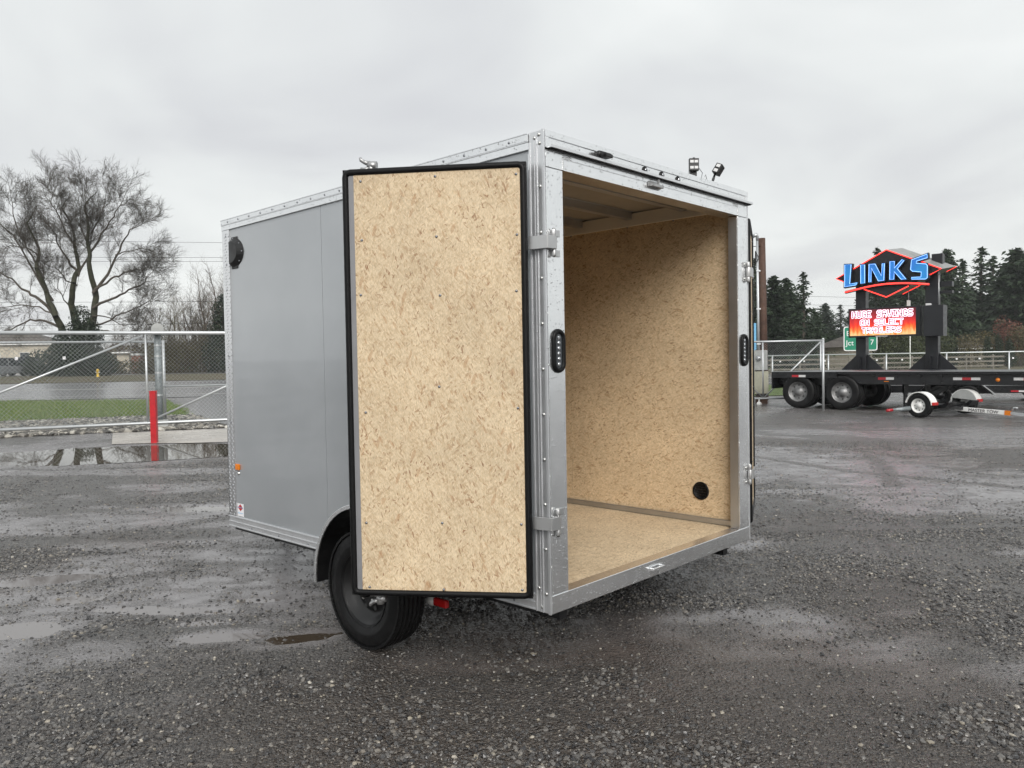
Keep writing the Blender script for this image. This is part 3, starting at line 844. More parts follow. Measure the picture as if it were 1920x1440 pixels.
# interior: floor, ceiling, bows, front lining
for y0, y1 in ((0.066, 1.2185), (1.2215, 2.4385), (2.4415, LN - 0.06)):
    MB().box(0.0515, W - 0.0515, y0, y1, 0.394, 0.411).build('floor_board', M['osb_floor'], tr)
MB().box(0.0, W, 0.01, LN, 2.403, 2.417).build('roof', M['roofskin'], tr)
for k, y in enumerate((0.36, 0.77, 1.18, 1.59, 2.0, 2.41)):
    mb = MB().box(0.071, W - 0.071, y, y + 0.045, 2.352, 2.402)
    mb.box(0.071, W - 0.071, y - 0.018, y + 0.063, 2.399, 2.4025)
    mb.build('roof_bow', M['alu_dull'], tr, 0.002)
MB().box(0.0, W, LN - 0.012, LN, Z0, 2.40).build('front_panel', M['skin'], tr)
MB().box(0.05, W - 0.05, LN - 0.06, LN - 0.048, 0.412, 2.395).build('front_lining', M['osb_front'], tr)
MB().box(0.01, W - 0.01, 0.06, LN - 0.02, 0.338, 0.393).build('underfloor', M['blackpaint'], tr)

# rear frame: sill, header with welds, cap with gutter
MB().box(-0.002, W + 0.002, -0.004, 0.065, Z0 - 0.001, 0.4155).build('rear_sill', M['alu'], tr, 0.003)
hd = MB().box(0.0, W, -0.003, 0.10, 2.266, 2.3385)
hd.box(0.115, W - 0.115, -0.0045, -0.0025, 2.3135, 2.3165)
hdr = hd.build('rear_header', M['alu'], tr, 0.002)
for x in (0.115, W - 0.115):
    wl_ = MB()
    for k in range(9): wl_.ball((x + random.uniform(-.003, .003), -0.003, 2.270 + k * 0.008), 0.0065, 6, 4, (1, 0.5, 1))
    for k in range(7): wl_.ball((x + (0.006 + k * 0.008) * (1 if x < 1 else -1), -0.003, 2.325 + random.uniform(-.003, .003)), 0.0065, 6, 4, (1, 0.5, 1))
    wl_.build('weld_bead', M['alu'], hdr)
cp = MB().box(-0.004, W + 0.004, -0.006, 0.05, 2.392, 2.4215)
cp.box(0.018, W - 0.018, -0.0015, 0.04, 2.3385, 2.392)
cp.box(-0.004, 0.018, -0.007, 0.05, 2.345, 2.392); cp.box(W - 0.018, W + 0.004, -0.007, 0.05, 2.345, 2.392)
cap = cp.build('rear_cap', M['alu'], tr, 0.0015)
gt = MB().box(0.006, W + 0.022, -0.030, -0.0018, 2.3440, 2.3475)
gt.box(0.006, W + 0.022, -0.033, -0.0302, 2.3440, 2.3555)
gt.build('rain_gutter', M['alu_trim'], tr)
MB().box(0.01, W + 0.018, -0.022, -0.0032, 2.3395, 2.3436).build('gutter_gasket', M['rubber'], tr, 0.001)
for x in (0.752, 0.906, 1.06):
    ml = MB().lathe([(0.0005, 0.010), (0.010, 0.0095), (0.0135, 0.006), (0.0185, 0.005), (0.0195, 0.0)], 14, T(x, -0.0016, 2.3715) @ REAR).build('marker_light', M['rubber'], tr)
    MB().lathe([(0.0005, 0.0155), (0.006, 0.014), (0.0098, 0.0098)], 12, T(x, -0.0016, 2.3715) @ REAR).build('lens', M['lens'], ml)
pl = MB().box(0.345, 0.425, -0.040, -0.0016, 2.366, 2.388)
pl.ball((0.352, -0.022, 2.376), 0.017, 8, 6); pl.box(0.37, 0.42, -0.052, -0.02, 2.364, 2.380)
pl.build('plate_light', M['black'], tr, 0.003)
for nm, x, z, s in (('top', 0.831, 2.307, 1), ('bot', 0.806, 0.372, -1)):
    kp = MB()
    prof = [(-0.060, -0.010), (-0.042, -0.019), (0.042, -0.019), (0.060, -0.010), (0.060, 0.010), (0.042, 0.019), (-0.042, 0.019), (-0.060, 0.010)]
    kp.prism([(x + a, z + b) for a, b in prof], -0.0075, -0.0042)
    kp.bar((x - 0.045, -0.024, z - s * 0.004), (x + 0.045, -0.024, z - s * 0.004), 0.012, 0.014)
    kp.bar((x - 0.045, -0.004, z - s * 0.004), (x - 0.045, -0.030, z - s * 0.004), 0.012, 0.014)
    kp.bar((x + 0.045, -0.004, z - s * 0.004), (x + 0.045, -0.030, z - s * 0.004), 0.012, 0.014)
    kp.bar((x + 0.010, -0.024, z - 0.012 * s), (x + 0.010, -0.024, z + 0.028 * s if s > 0 else z + 0.030 * -1), 0.011, 0.008)
    kp.build('latch_keeper', M['castgrey'] if s > 0 else M['alu'], tr, 0.002)

# oval LED tail lamps
def stadium(w, h, n=10):
    r = w / 2; q = []
    for i in range(n + 1): t = PI * i / n; q.append((r * math.cos(t), h / 2 - r + r * math.sin(t)))
    for i in range(n + 1): t = PI + PI * i / n; q.append((r * math.cos(t), -h / 2 + r + r * math.sin(t)))
    return q
for x in (0.062, W - 0.050):
    z = 1.478
    tl = MB().tube([(x + a, -0.006, z + b) for a, b in stadium(0.064, 0.170)], 0.0115, 8, closed=True)
    tl.prism([(x + a, z + b) for a, b in stadium(0.066, 0.172)], -0.006, -0.0022)
    t_ = tl.build('tail_light', M['rubber'], tr)
    MB().prism([(x + a, z + b) for a, b in stadium(0.046, 0.150)], -0.0085, -0.0062).build('reflector', M['glass'], t_)
    for k in range(6):
        MB().ball((x, -0.0085, z - 0.058 + k * 0.0232), 0.0105, 10, 6, (0.95, 0.5, 0.9)).build('led', M['lens'], t_)

# hinges on the rear posts
def hinge(x, s, z):
    h_ = bpy.data.objects.new('hinge', None); COL.objects.link(h_); h_.parent = tr
    for zz in (z + 0.043, z - 0.043):
        hb = MB()
        hb.tube([(x, -0.016, zz - 0.014), (x, -0.016, zz + 0.014)], 0.0095, 10)
        hb.box(min(x, x + s * 0.05), max(x, x + s * 0.05), -0.0085, -0.0025, zz - 0.014, zz + 0.014)
        hb.build('hinge_leaf', M['alu_dull'], h_, 0.001)
    MB().tube([(x, -0.016, z - 0.062), (x, -0.016, z + 0.062)], 0.0065, 8).build('pin', M['bolt'], h_)
    return h_
for z in (1.943, 0.733):
    h_ = hinge(0.030, 1, z)
    # strap that runs round the post and out to the swung door
    st = MB().tube([(0.030, -0.016, z - 0.028), (0.030, -0.016, z + 0.028)], 0.0125, 10)
    st.bar((0.030, -0.027, z), (-0.020, -0.022, z), 0.008, 0.056)
    st.bar((-0.018, -0.0225, z), (-0.040, 0.066, z), 0.008, 0.056)
    st.build('strap', M['alu_dull'], h_, 0.001)
    h_ = hinge(W - 0.010, -1, z)
    st = MB().tube([(W - 0.010, -0.016, z - 0.028), (W - 0.010, -0.016, z + 0.028)], 0.0125, 10)
    st.bar((W - 0.012, -0.027, z), (W + 0.030, -0.020, z), 0.008, 0.056)
    st.bar((W + 0.028, -0.0205, z), (W + 0.135, 0.028, z), 0.008, 0.056)
    st.build('strap', M['alu_dull'], h_, 0.001)
    for zz in (z + 0.043, z - 0.043):
        stud(proto_rivet, 'bolt', h_, W - 0.045, -0.0085, zz, REAR)

# barn doors: local X runs from hinge edge to free edge, lining on +Y (s = 1) or -Y (s = -1)
DW, DH = 0.813, 1.886
def barn_door(loc, ang, s):
    d = bpy.data.objects.new('barn_door', None); COL.objects.link(d); d.parent = tr
    d.location = loc; d.rotation_euler = (0, 0, ang)
    Y = lambda y0, y1: sorted((s * y0, s * y1))
    def bx(x0, x1, y0, y1, z0, z1, mb=None):
        a, b = Y(y0, y1); return (mb or MB()).box(x0, x1, a, b, z0, z1)
    bx(0.012, DW - 0.012, -0.046, -0.038, 0.012, DH - 0.012).build('outer_skin', M['skin'], d, 0.001)
    bx(0.010, DW - 0.010, -0.0378, -0.006, 0.010, DH - 0.010).build('door_core', M['alu_dull'], d, 0.001)
    bx(DW - 0.052, DW - 0.024, -0.0058, -0.0015, 0.022, DH - 0.022).build('edge_strip', M['edgegrey'], d, 0.001)
    op = bx(0.022, DW - 0.0505, -0.0058, 0.0, 0.022, DH - 0.022).build('lining_board', M['osb_door'], d, 0.0008)
    # bulb seal round the edge with soft corners
    pts, r = [], 0.022
    for cx, cz, a0 in ((DW - 0.013 - r, DH - 0.013 - r, 0), (0.013 + r, DH - 0.013 - r, 90), (0.013 + r, 0.013 + r, 180), (DW - 0.013 - r, 0.013 + r, 270)):
        for k in range(5):
            t = R(a0 + 22.5 * k); pts.append((cx + r * math.cos(t), s * -0.004, cz + r * math.sin(t)))
    se = MB().tube(pts, 0.0145, 10, closed=True)
    for x0, x1, z0, z1 in ((0.0, 0.024, 0.0, DH), (DW - 0.024, DW, 0.0, DH), (0.024, DW - 0.024, 0.0, 0.0215), (0.024, DW - 0.024, DH - 0.0215, DH)):
        bx(x0, x1, -0.036, -0.0060, z0, z1, se)
    se.build('rubber_seal', M['rubber'], d)
    rot = RX(R(-90)) if s > 0 else RX(R(90))
    for x in (0.045, 0.39, DW - 0.078):
        for z in (0.035, 0.33, 0.82, 1.33, 1.58, DH - 0.045):
            if x == 0.39 and z in (0.82,): z += 0.10
            stud(proto_screw, 'screw', op, x + random.uniform(-.006, .006), s * 0.0002, z + random.uniform(-.01, .01), rot)
    # cam-bar lock on the outer side
    cx, cy = DW - 0.112, s * -0.072
    cb = MB().tube([(cx, cy, -0.010), (cx, cy, DH + 0.012)], 0.0125, 10).build('lock_rod', M['galv'], d)
    for z, q in ((DH + 0.028, 1), (-0.030, -1)):
        cm = MB().tube([(cx + 0.002, cy, z - 0.030), (cx + 0.002, cy, z + 0.006)], 0.016, 10)
        cm.tube([(cx - 0.024, cy, z + q * 0.002), (cx + 0.016, cy, z + q * 0.006)], [0.0185, 0.0175], 10)
        cm.tube([(cx + 0.010, cy, z + q * 0.012), (cx + 0.032, cy, z + q * 0.019), (cx + 0.049, cy, z + q * 0.030), (cx + 0.051, cy, z + q * 0.040)], [0.013, 0.009, 0.008, 0.0065], 8)
        cm.tube([(cx + 0.010, cy, z - q * 0.008), (cx + 0.032, cy, z - q * 0.014), (cx + 0.050, cy, z - q * 0.010)], [0.013, 0.0095, 0.008], 8)
        cm.build('cam', M['castgrey'], cb)
    for z in (0.25, 0.9, 1.55):
        MB().box(cx - 0.035, cx + 0.035, min(cy - 0.016, cy + 0.016) , max(cy - 0.016, cy + 0.016) + (0.010 if s > 0 else 0), z - 0.02, z + 0.02).build('rod_guide', M['galv'], cb, 0.003)
    MB().bar((cx, cy - s * 0.014, 0.72), (cx - 0.26, cy - s * 0.020, 0.70), 0.010, 0.030).build('handle', M['galv'], cb, 0.002)
    for z in (1.943 - 0.405, 0.733 - 0.405):
        bx(0.02, 0.30, -0.056, -0.0465, z - 0.028, z + 0.028).build('strap_end', M['alu_trim'], d, 0.001)
    return d
barn_door((-0.058, 0.060, 0.404), R(126.0), 1)
barn_door((W + 0.120, 0.045, 0.404), R(25.0), -1)

# side vent near the nose (a cowl with a flat back edge), and its twin inside the far wall
def cowl(X, s):
    y, z, r = 2.725, 2.190, 0.103
    mb = MB(); n = 14
    rim = [(y + 0.052, z - r * 0.98), ] + [(y + 0.052 - 0.150 * math.sin(PI * i / n), z - r * math.cos(PI * i / n)) for i in range(1, n)] + [(y + 0.052, z + r * 0.98)]
    inn = [(y + 0.052 + (b - y - 0.052) * 0.70, z + (c - z) * 0.72) for b, c in rim]
    vs = [(X, b, c) for b, c in rim] + [(X - s * 0.030, b, c) for b, c in inn]
    m = len(rim)
    fs = [(i, i + 1, m + i + 1, m + i) for i in range(m - 1)] + [tuple(range(m, 2 * m))] + [(m - 1, 0, m, 2 * m - 1)]
    mb.add(vs, fs)
    mb.box(min(X, X - s * 0.006), max(X, X - s * 0.006), y - 0.02, y + 0.062, z - r - 0.003, z + r + 0.003)
    return mb
cv = cowl(0.0028, 1).build('side_vent', M['black'], tr, 0.004)
for yy, zz in ((2.76, 2.284), (2.675, 2.245), (2.64, 2.19), (2.675, 2.13), (2.785, 2.187)): stud(proto_screw, 'screw', cv, -0.006, yy, zz, LEFT)
iv = MB().lathe([(0.0005, 0.001), (0.044, 0.001), (0.046, 0.006), (0.054, 0.0075), (0.057, 0.0)], 28, T(W - 0.0502, 0.293, 0.607) @ LEFT).build('wall_vent', M['rubber'], tr)
for k in range(4): MB().box(W - 0.0530, W - 0.0515, 0.253, 0.333, 0.581 + k * 0.016, 0.585 + k * 0.016).build('louvre', M['black'], iv)

# small things on the near side
MB().box(-0.012, 0.0028, 2.752, 2.800, 0.732, 0.772).build('side_marker', M['amber'], tr, 0.004)
MB().lathe([(0.0005, 0.010), (0.007, 0.009), (0.011, 0.005), (0.013, 0.0)], 14, T(0.0028, 2.776, 0.708) @ LEFT).build('snap_button', M['bolt'], tr)
stk = MB().box(0.0018, 0.0027, 2.722, 2.808, 0.418, 0.503).build('dealer_sticker', M['whitesheet'], tr)
MB().add([(0.0012, 2.800, 0.475), (0.0012, 2.765, 0.500), (0.0012, 2.730, 0.475), (0.0012, 2.765, 0.452)], [(0, 1, 2, 3)]).build('diamond', M['red'], stk)
sw_ = MB()
for k in range(5): sw_.bar((0.0014, 2.800 - k * 0.0075, 0.433 + 0.006 * (k % 2)), (0.0014, 2.795 - k * 0.0075, 0.442 - 0.006 * (k % 2)), 0.0025, 0.0008, (1, 0, 0))
for k in range(4): sw_.bar((0.0014, 2.758 - k * 0.0075, 0.433 + 0.006 * (k % 2)), (0.0014, 2.753 - k * 0.0075, 0.442 - 0.006 * (k % 2)), 0.0025, 0.0008, (1, 0, 0))
sw_.bar((0.0014, 2.803, 0.476), (0.0014, 2.727, 0.476), 0.004, 0.0008, (1, 0, 0))
sw_.build('script', M['bannerblue'], stk)

# fenders and wheels
YA, ZA = 1.04, 0.300          # wheel centre
YF, ZF, RF = 0.98, 0.31, 0.43  # fender arc
def arc(r, a0, a1, n): return [(YF + r * math.cos(R(a0 + (a1 - a0) * i / n)), ZF + r * math.sin(R(a0 + (a1 - a0) * i / n))) for i in range(n + 1)]
def shell(x0, x1, r0, r1, a0=-4, a1=162, n=28):
    o, i_ = arc(r1, a0, a1, n), arc(r0, a0, a1, n)
    mb = MB(); m = n + 1
    vs = [(x0, *q) for q in o] + [(x1, *q) for q in o] + [(x0, *q) for q in i_] + [(x1, *q) for q in i_]
    fs = []
    for k in range(n):
        fs += [(k, k + 1, m + k + 1, m + k), (2 * m + k, 3 * m + k, 3 * m + k + 1, 2 * m + k + 1), (k, 2 * m + k, 2 * m + k + 1, k + 1), (m + k, m + k + 1, 3 * m + k + 1, 3 * m + k)]
    fs += [(0, m, 3 * m, 2 * m), (n, 2 * m + n, 3 * m + n, m + n)]
    return mb.add(vs, fs, False)
def tyre_prof(r, rr, w):
    h = w / 2
    q = [(rr, -h * 0.80), (rr + 0.012, -h * 0.90), (rr + (r - rr) * 0.35, -h * 0.99), (rr + (r - rr) * 0.40, -h * 1.015), (rr + (r - rr) * 0.45, -h), (rr + (r - rr) * 0.75, -h * 0.95), (r - 0.014, -h * 0.84), (r - 0.003, -h * 0.74)]
    for k in (-0.5, -0.16, 0.16, 0.5):
        q += [(r, h * (k - 0.055)), (r - 0.009, h * (k - 0.045)), (r - 0.009, h * (k + 0.045)), (r, h * (k + 0.055))]
    return q + [(a, -b) for a, b in q[7::-1]]
def road_wheel(parent, x, s, r=0.300, rr=0.176, w=0.165, holes=8):
    """s = -1: dished face towards -X"""
    Mx = T(x, YA, ZA) @ RY(R(90) * s)
    wh = bpy.data.objects.new('wheel', None); COL.objects.link(wh); wh.parent = parent
    tb = MB().lathe(tyre_prof(r, rr, w), 56, Mx, closed=True)
    h = w / 2
    for k in range(72):           # shoulder blocks
        t = 2 * PI * (k + 0.5) / 72
        for z in (-1, 1):
            c = Mx @ Vector(((r - 0.0105) * math.cos(t), (r - 0.0105) * math.sin(t), z * h * 0.82))
            d = (Mx.to_3x3() @ Vector((math.cos(t), math.sin(t), 0)))
            e_ = (Mx.to_3x3() @ Vector((0, 0, 1)))
            tb.bar(c - e_ * 0.013, c + e_ * 0.013, 0.024, 0.012, d)
    tb.build('tyre', M['tyre'], wh)
    rb = MB().lathe([(rr + 0.010, h * 0.93), (rr + 0.012, h * 0.83), (rr - 0.004, h * 0.78), (rr - 0.012, h * 0.55), (rr - 0.030, h * 0.50), (rr - 0.038, h * 0.12), (rr - 0.062, h * 0.20), (0.086, h * 0.42), (0.060, h * 0.36), (0.048, h * 0.36), (0.0005, h * 0.36)], 40, Mx)
    rim = rb.build('rim', M['black'], wh)
    MB().lathe([(0.041, h * 0.36), (0.041, h * 0.85), (0.036, h * 0.98), (0.0005, h * 1.0)], 20, Mx).build('hub_cap', M['black'], rim)
    for k in range(5):
        t = 2 * PI * k / 5
        MB().lathe([(0.0095, h * 0.36), (0.0095, h * 0.58), (0.005, h * 0.62), (0.0005, h * 0.62)], 6, Mx @ T(0.064 * math.cos(t), 0.064 * math.sin(t), 0), smooth=False).build('lug_nut', M['bolt'], rim)
    for k in range(holes):
        t = 2 * PI * (k + 0.5) / holes
        MB().lathe([(0.0005, 0.0), (0.013, 0.0)], 14, Mx @ T(0.101 * math.cos(t), 0.101 * math.sin(t), h * 0.365)).build('rim_hole', M['shadowgap'], rim)
    return wh
for side in (0, 1):
    X = (lambda x: x) if side == 0 else (lambda x: W - x)
    x0, x1 = sorted((X(-0.290), X(-0.0065)))
    fd = shell(x0, x1, RF - 0.003, RF)
    a, b = sorted((X(-0.294), X(-0.284)))
    for q in shell(a, b, RF - 0.020, RF + 0.004).f: pass
    lip = shell(a, b, RF - 0.018, RF + 0.003)
    fo = fd.build('fender', M['alu'], tr)
    lip.build('fender_lip', M['alu'], fo, 0.002)
    a, b = sorted((X(-0.283), X(-0.008)))
    shell(a, b, RF - 0.010, RF - 0.0035).build('fender_liner', M['black'], fo)
    MB().box(*sorted((X(-0.0125), X(-0.0062))), YF - RF + 0.06, YF + RF - 0.06, 0.42, 0.56).build('splash_panel', M['black'], fo)
    road_wheel(tr, X(-0.1725), -1 if side == 0 else 1)
ax = MB().tube([(-0.08, YA, 0.275), (W + 0.08, YA, 0.275)], 0.036, 12)
ax.build('axle', M['blackpaint'], tr)
for x in (0.16, W - 0.16):
    MB().box(x - 0.025, x + 0.025, 0.07, LN + 0.2, 0.262, 0.3365).build('frame_rail', M['blackpaint'], tr)
for q in ((0.16, 0.90), (W - 0.16, 0.93)):
    MB().bar((q[0], LN - 0.35, 0.285), (q[1], LN + 1.02, 0.285), 0.05, 0.075).build('tongue_rail', M['blackpaint'], tr)
MB().box(W / 2 - 0.045, W / 2 + 0.045, LN + 0.92, LN + 1.18, 0.31, 0.40).build('coupler', M['blackpaint'], tr, 0.01)
jk = MB().tube([(W / 2, LN + 0.82, 0.01), (W / 2, LN + 0.82, 0.85)], 0.028, 12)
jk.lathe([(0.0005, 0), (0.07, 0), (0.07, 0.012), (0.03, 0.03)], 16, T(W / 2, LN + 0.82, 0.0))
jk.build('tongue_jack', M['blackpaint'], tr)
# breakaway-style clearance lamp on the frame behind the wheel
rl = MB().ball((-0.020, 0.780, 0.246), 0.032, 12, 8, (0.6, 1.3, 0.8)).build('frame_lamp', M['white'], tr)
MB().box(-0.035, -0.010, 0.655, 0.752, 0.230, 0.268).build('lens', M['redlens'], rl, 0.006)

# ------------------------------------------------------------------ chain-link gates and fences
RZV = -YAW      # local X across the view, local Y away from it

def chain(mb, x0, x1, z0, z1, pitch, r):
    h = z1 - z0
    for s in (1, -1):
        x = x0 - h
        while x < x1:
            # wire from (x, z0) to (x + h, z1), clipped to x0..x1
            t0, t1 = max(0, (x0 - x) / h), min(1, (x1 - x) / h)
            if t1 - t0 > 0.01:
                za, zb = (z0 + t0 * h, z0 + t1 * h) if s > 0 else (z1 - t0 * h, z1 - t1 * h)
                mb.tube([(x + t0 * h, 0, za), (x + t1 * h, 0, zb)], r, 3, False)
            x += pitch
    return mb

def between(p, q):
    """heading and length from one (a, b) spot to another"""
    P, Q = V(*p), V(*q)
    d = Q - P
    return P, math.atan2(d.y, d.x), Vector((d.x, d.y)).length

# long sliding gate
P, hd_, ln = between((-12.8, 14.85), (3.0, 22.75))
gate = thing('sliding_gate', 'galvanised chain-link sliding gate with diagonal braces along the puddle', 'gate', P, hd_)
zb, zt = 0.13, 2.12
for z, r in ((zb, 0.036), (zt, 0.042)):
    MB().tube([(0, 0, z), (ln, 0, z)], r, 10).build('rail', M['galv'], gate)
ups = [0.0, 0.9, 5.32, 9.6, 13.9, ln]
for x in ups: MB().tube([(x, 0, zb), (x, 0, zt)], 0.026, 10).build('upright', M['galv'], gate)
for x0, x1 in zip(ups[1:-1], ups[2:]):
    MB().tube([(x0 + 0.05, -0.03, zb + 0.05), (x1 - 0.05, -0.03, zt - 0.06)], 0.024, 10).build('brace', M['galv'], gate)
tag(chain(MB(), 0, ln, zb + 0.03, zt - 0.03, 0.088, 0.0024).build('chain_link', M['wire'], gate), kind='stuff')
MB().tube([(5.6, 0.4, 0.92), (ln, 0.4, 0.92)], 0.02, 8).build('latch_rail', M['galv'], gate)

# roller post that carries the gate
P = V(-7.86, 17.42)
po = thing('roller_post', 'weathered grey gate post with round-topped roller covers', 'post', P, hd_)
MB().tube([(0, 0.10, -0.1), (0, 0.10, 2.20)], 0.075, 14).build('pole', M['galv_dark'], po)
def dome(z, up):
    q = [(0.125 * math.cos(PI * i / 14), z + (0.125 * math.sin(PI * i / 14) + 0.0) * up) for i in range(15)]
    q += [(-0.125, z - 0.10 * up), (0.125, z - 0.10 * up)]
    return q
MB().prism(dome(2.22, 1), -0.09, 0.16).build('roller_cover', M['boxgrey'], po, 0.01)
MB().prism([(x + 0.04, z) for x, z in dome(0.10, -1)], -0.09, 0.10).build('roller_cover', M['boxgrey'], po, 0.01)
for z in (0.75, 1.25, 1.62, 1.86): MB().lathe([(0.079, -0.02), (0.079, 0.02)], 14, T(0, 0.10, z)).build('band', M['galv'], po)

P = V(-6.62, 14.42)
bo = thing('steel_bollard', 'red painted square bollard standing in the puddle', 'bollard', (P.x, P.y, 0.02), RZV + 0.1)
MB().box(-0.052, 0.052, -0.052, 0.052, -0.06, 0.96).build('post', M['red'], bo, 0.006)
MB().box(-0.056, 0.056, -0.056, 0.056, 0.955, 0.972).build('cap', M['red'], bo, 0.004)

# fixed fence behind the gate
P, hd_, ln = between((-19, 14.2), (-8.2, 18.5))
fe = thing('chain_link_fence', 'chain-link fence with pipe posts above the drain rock', 'fence', P, hd_)
MB().tube([(0, 0, 1.94), (ln, 0, 1.94)], 0.026, 10).build('rail', M['galv'], fe)
for x in (0.2, 3.4, 7.2, ln - 0.02): MB().tube([(x, 0, -0.1), (x, 0, 1.97)], 0.034, 10).build('fence_post', M['galv'], fe)
tag(chain(MB(), 0, ln, 0.06, 1.92, 0.088, 0.0022).build('chain_link', M['wire'], fe), kind='stuff')
for x in (7.95, 8.62, 9.55): MB().box(x - 0.03, x + 0.03, -0.02, -0.012, 1.55, 1.62).build('reflector_tag', M['whitesheet'], fe)

# leaf gate on the other side of the trailer
P, hd_, ln = between((6.75, 24.0), (9.35, 23.6))
g2 = thing('leaf_gate', 'small chain-link gate with one bright diagonal brace', 'gate', P, hd_)
x1 = ln
for z in (0.20, 1.93): MB().tube([(0, 0, z), (x1, 0, z)], 0.030, 10).build('rail', M['galv'], g2)
for x in (0.0, 0.92, x1 - 0.03): MB().tube([(x, 0, 0.2), (x, 0, 1.93)], 0.024, 10).build('upright', M['galv'], g2)
MB().tube([(0.96, -0.03, 0.24), (x1 - 0.05, -0.03, 1.88)], 0.022, 10).build('brace', M['galv'], g2)
MB().tube([(0.90, -0.03, 0.24), (0.1, -0.03, 1.0)], 0.020, 10).build('brace', M['galv'], g2)
tag(chain(MB(), 0, x1, 0.22, 1.9, 0.075, 0.0022).build('chain_link', M['wire'], g2), kind='stuff')
wl_ = MB().tube([(0.80, 0, 0.2), (0.80, 0, 0.02)], 0.02, 8); wl_.lathe([(0.0005, -0.02), (0.075, -0.02), (0.075, 0.02), (0.0005, 0.02)], 14, T(0.80, 0, 0.03) @ RX(R(90)))
wl_.build('caster', M['white'], g2)
P = V(8.42, 21.15)
gp = thing('gate_post', 'slim galvanised pipe post beside the small gate', 'post', P, RZV)
MB().tube([(0, 0, -0.1), (0, 0, 1.92)], 0.032, 10).build('pole', M['galv'], gp)
MB().ball((0, 0, 1.93), 0.036, 10, 6).build('cap', M['galv'], gp)

# yard fence behind the parked trailers
P, hd_, ln = between((9.6, 37.5), (31, 31.5))
yf = thing('chain_link_fence', 'low chain-link fence with white tags behind the black trailers', 'fence', P, hd_)
MB().tube([(0, 0, 1.52), (ln, 0, 1.52)], 0.030, 8).build('rail', M['galv'], yf)
k = 0
x = 0.3
while x < ln:
    MB().tube([(x, 0, -0.1), (x, 0, 1.55)], 0.034, 8).build('fence_post', M['galv'], yf); x += 2.45
tag(chain(MB(), 0, ln, 0.05, 1.50, 0.12, 0.0024).build('chain_link', M['wire'], yf), kind='stuff')
x = 0.9
while x < ln:
    MB().box(x - 0.035, x + 0.035, -0.02, -0.012, 1.21, 1.28).build('reflector_tag', M['whitesheet'], yf); x += random.choice((0.9, 1.05, 1.3))

# ------------------------------------------------------------------ roadside sign
P = V(12.735, 26.5)
SG = thing('roadside_sign', 'black neon sign reading LINKS over a lit message board', 'sign', (P.x, P.y, P.z), RZV - R(40))
ZS = -float(P.z)       # sheet heights below are above the viewer's ground
SG.location.z = 0.0
GZ = float(P.z)
M['neon_red'] = emis('red_neon', (1.0, 0.045, 0.035), 1.25)
M['neon_blue'] = emis('blue_neon', (0.32, 0.56, 1.0), 0.85)
bf = NT('blue_letter_face')
sx = bf.node('ShaderNodeSeparateXYZ'); bf.l.new(bf.co(), sx.inputs[0])
bf.set(Base_Color=(0.02, 0.16, 0.42), Roughness=0.4, Emission_Strength=0.24)
bf.set(Emission_Color=bf.ramp(bf.noise(1.6, 2), [(0.35, (0.01, 0.10, 0.55)), (0.65, (0.02, 0.30, 0.55))]))
M['blueface'] = bf.m
for x0, x1 in ((-1.11, -0.78), (1.09, 1.47)):
    c = MB().box(x0, x1, 0.28, 0.64, GZ - 0.2, 4.2).build('column', M['signblack'], SG, 0.01)
    xm = (x0 + x1) / 2
    for s in (-1, 1):
        e_ = x0 if s < 0 else x1
        MB().prism([(e_, 1.45), (e_ + s * 0.55, 0.90), (e_ + s * 0.55, 0.84), (e_, 0.84)], 0.44, 0.48).build('gusset', M['signblack'], c)
    MB().prism([(xm - 0.01, 1.35), (xm + 0.01, 1.35), (xm + 0.01, 0.84), (xm - 0.01, 0.84)], 0.05, 0.28).build('gusset', M['signblack'], c)
dia = [(-1.68, 4.11), (-0.03, 4.96), (1.64, 4.17), (-0.03, 3.36)]
cabn = MB()
nD = 1.35
vs = [(x, 0.0, z) for x, z in dia] + [(x + 0.16, nD, z + 0.17) for x, z in dia]
MB().add(vs, [(0, 1, 2, 3), (7, 6, 5, 4), (1, 0, 4, 5), (3, 2, 6, 7), (0, 3, 7, 4)]).build('diamond_cabinet', M['signblack'], SG)
MB().add([(-0.03, 0.002, 4.964), (1.643, 0.002, 4.174), (1.806, nD, 4.346), (0.133, nD, 5.136)], [(0, 1, 2, 3)]).build('top_sheet', M['signroof'], SG)
def neon(name, pts, r, mat, par=SG, closed=False, y=-0.03):
    return MB().tube([(x, y, z) for x, z in pts], r, 8, closed=closed).build(name, mat, par)
neon('neon_tube', [(-1.34, 4.285), (-1.68, 4.11), (-1.34, 3.955)], 0.016, M['neon_red'])
neon('neon_tube', [(-1.10, 4.40), (-0.03, 4.955), (0.80, 4.56)], 0.018, M['neon_red'])
neon('neon_tube', [(1.02, 4.47), (1.63, 4.175), (1.26, 3.99)], 0.018, M['neon_red'])
neon('neon_tube', [(-0.75, 3.68), (-0.03, 3.365), (0.66, 3.69)], 0.018, M['neon_red'])
neon('neon_tube', [(1.50, 4.20), (1.80, 4.34)], 0.014, M['neon_red'], y=nD + 0.03)
neon('neon_tube', [(0.14, 3.53), (0.70, 3.80)], 0.014, M['neon_red'], y=nD + 0.03)
sw_pts = [(-1.34, 3.61), (-1.01, 3.67), (-0.62, 3.74), (-0.31, 3.78), (0.0, 3.80), (0.31, 3.795), (0.6, 3.78), (0.95, 3.74), (1.3, 3.69)]
MB().prism([(x, z + 0.045) for x, z in sw_pts] + [(x, z - 0.045) for x, z in sw_pts[::-1]], -0.14, 0.0).build('swoosh', M['signblack'], SG)
neon('neon_tube', sw_pts, 0.026, M['neon_red'], y=-0.165)
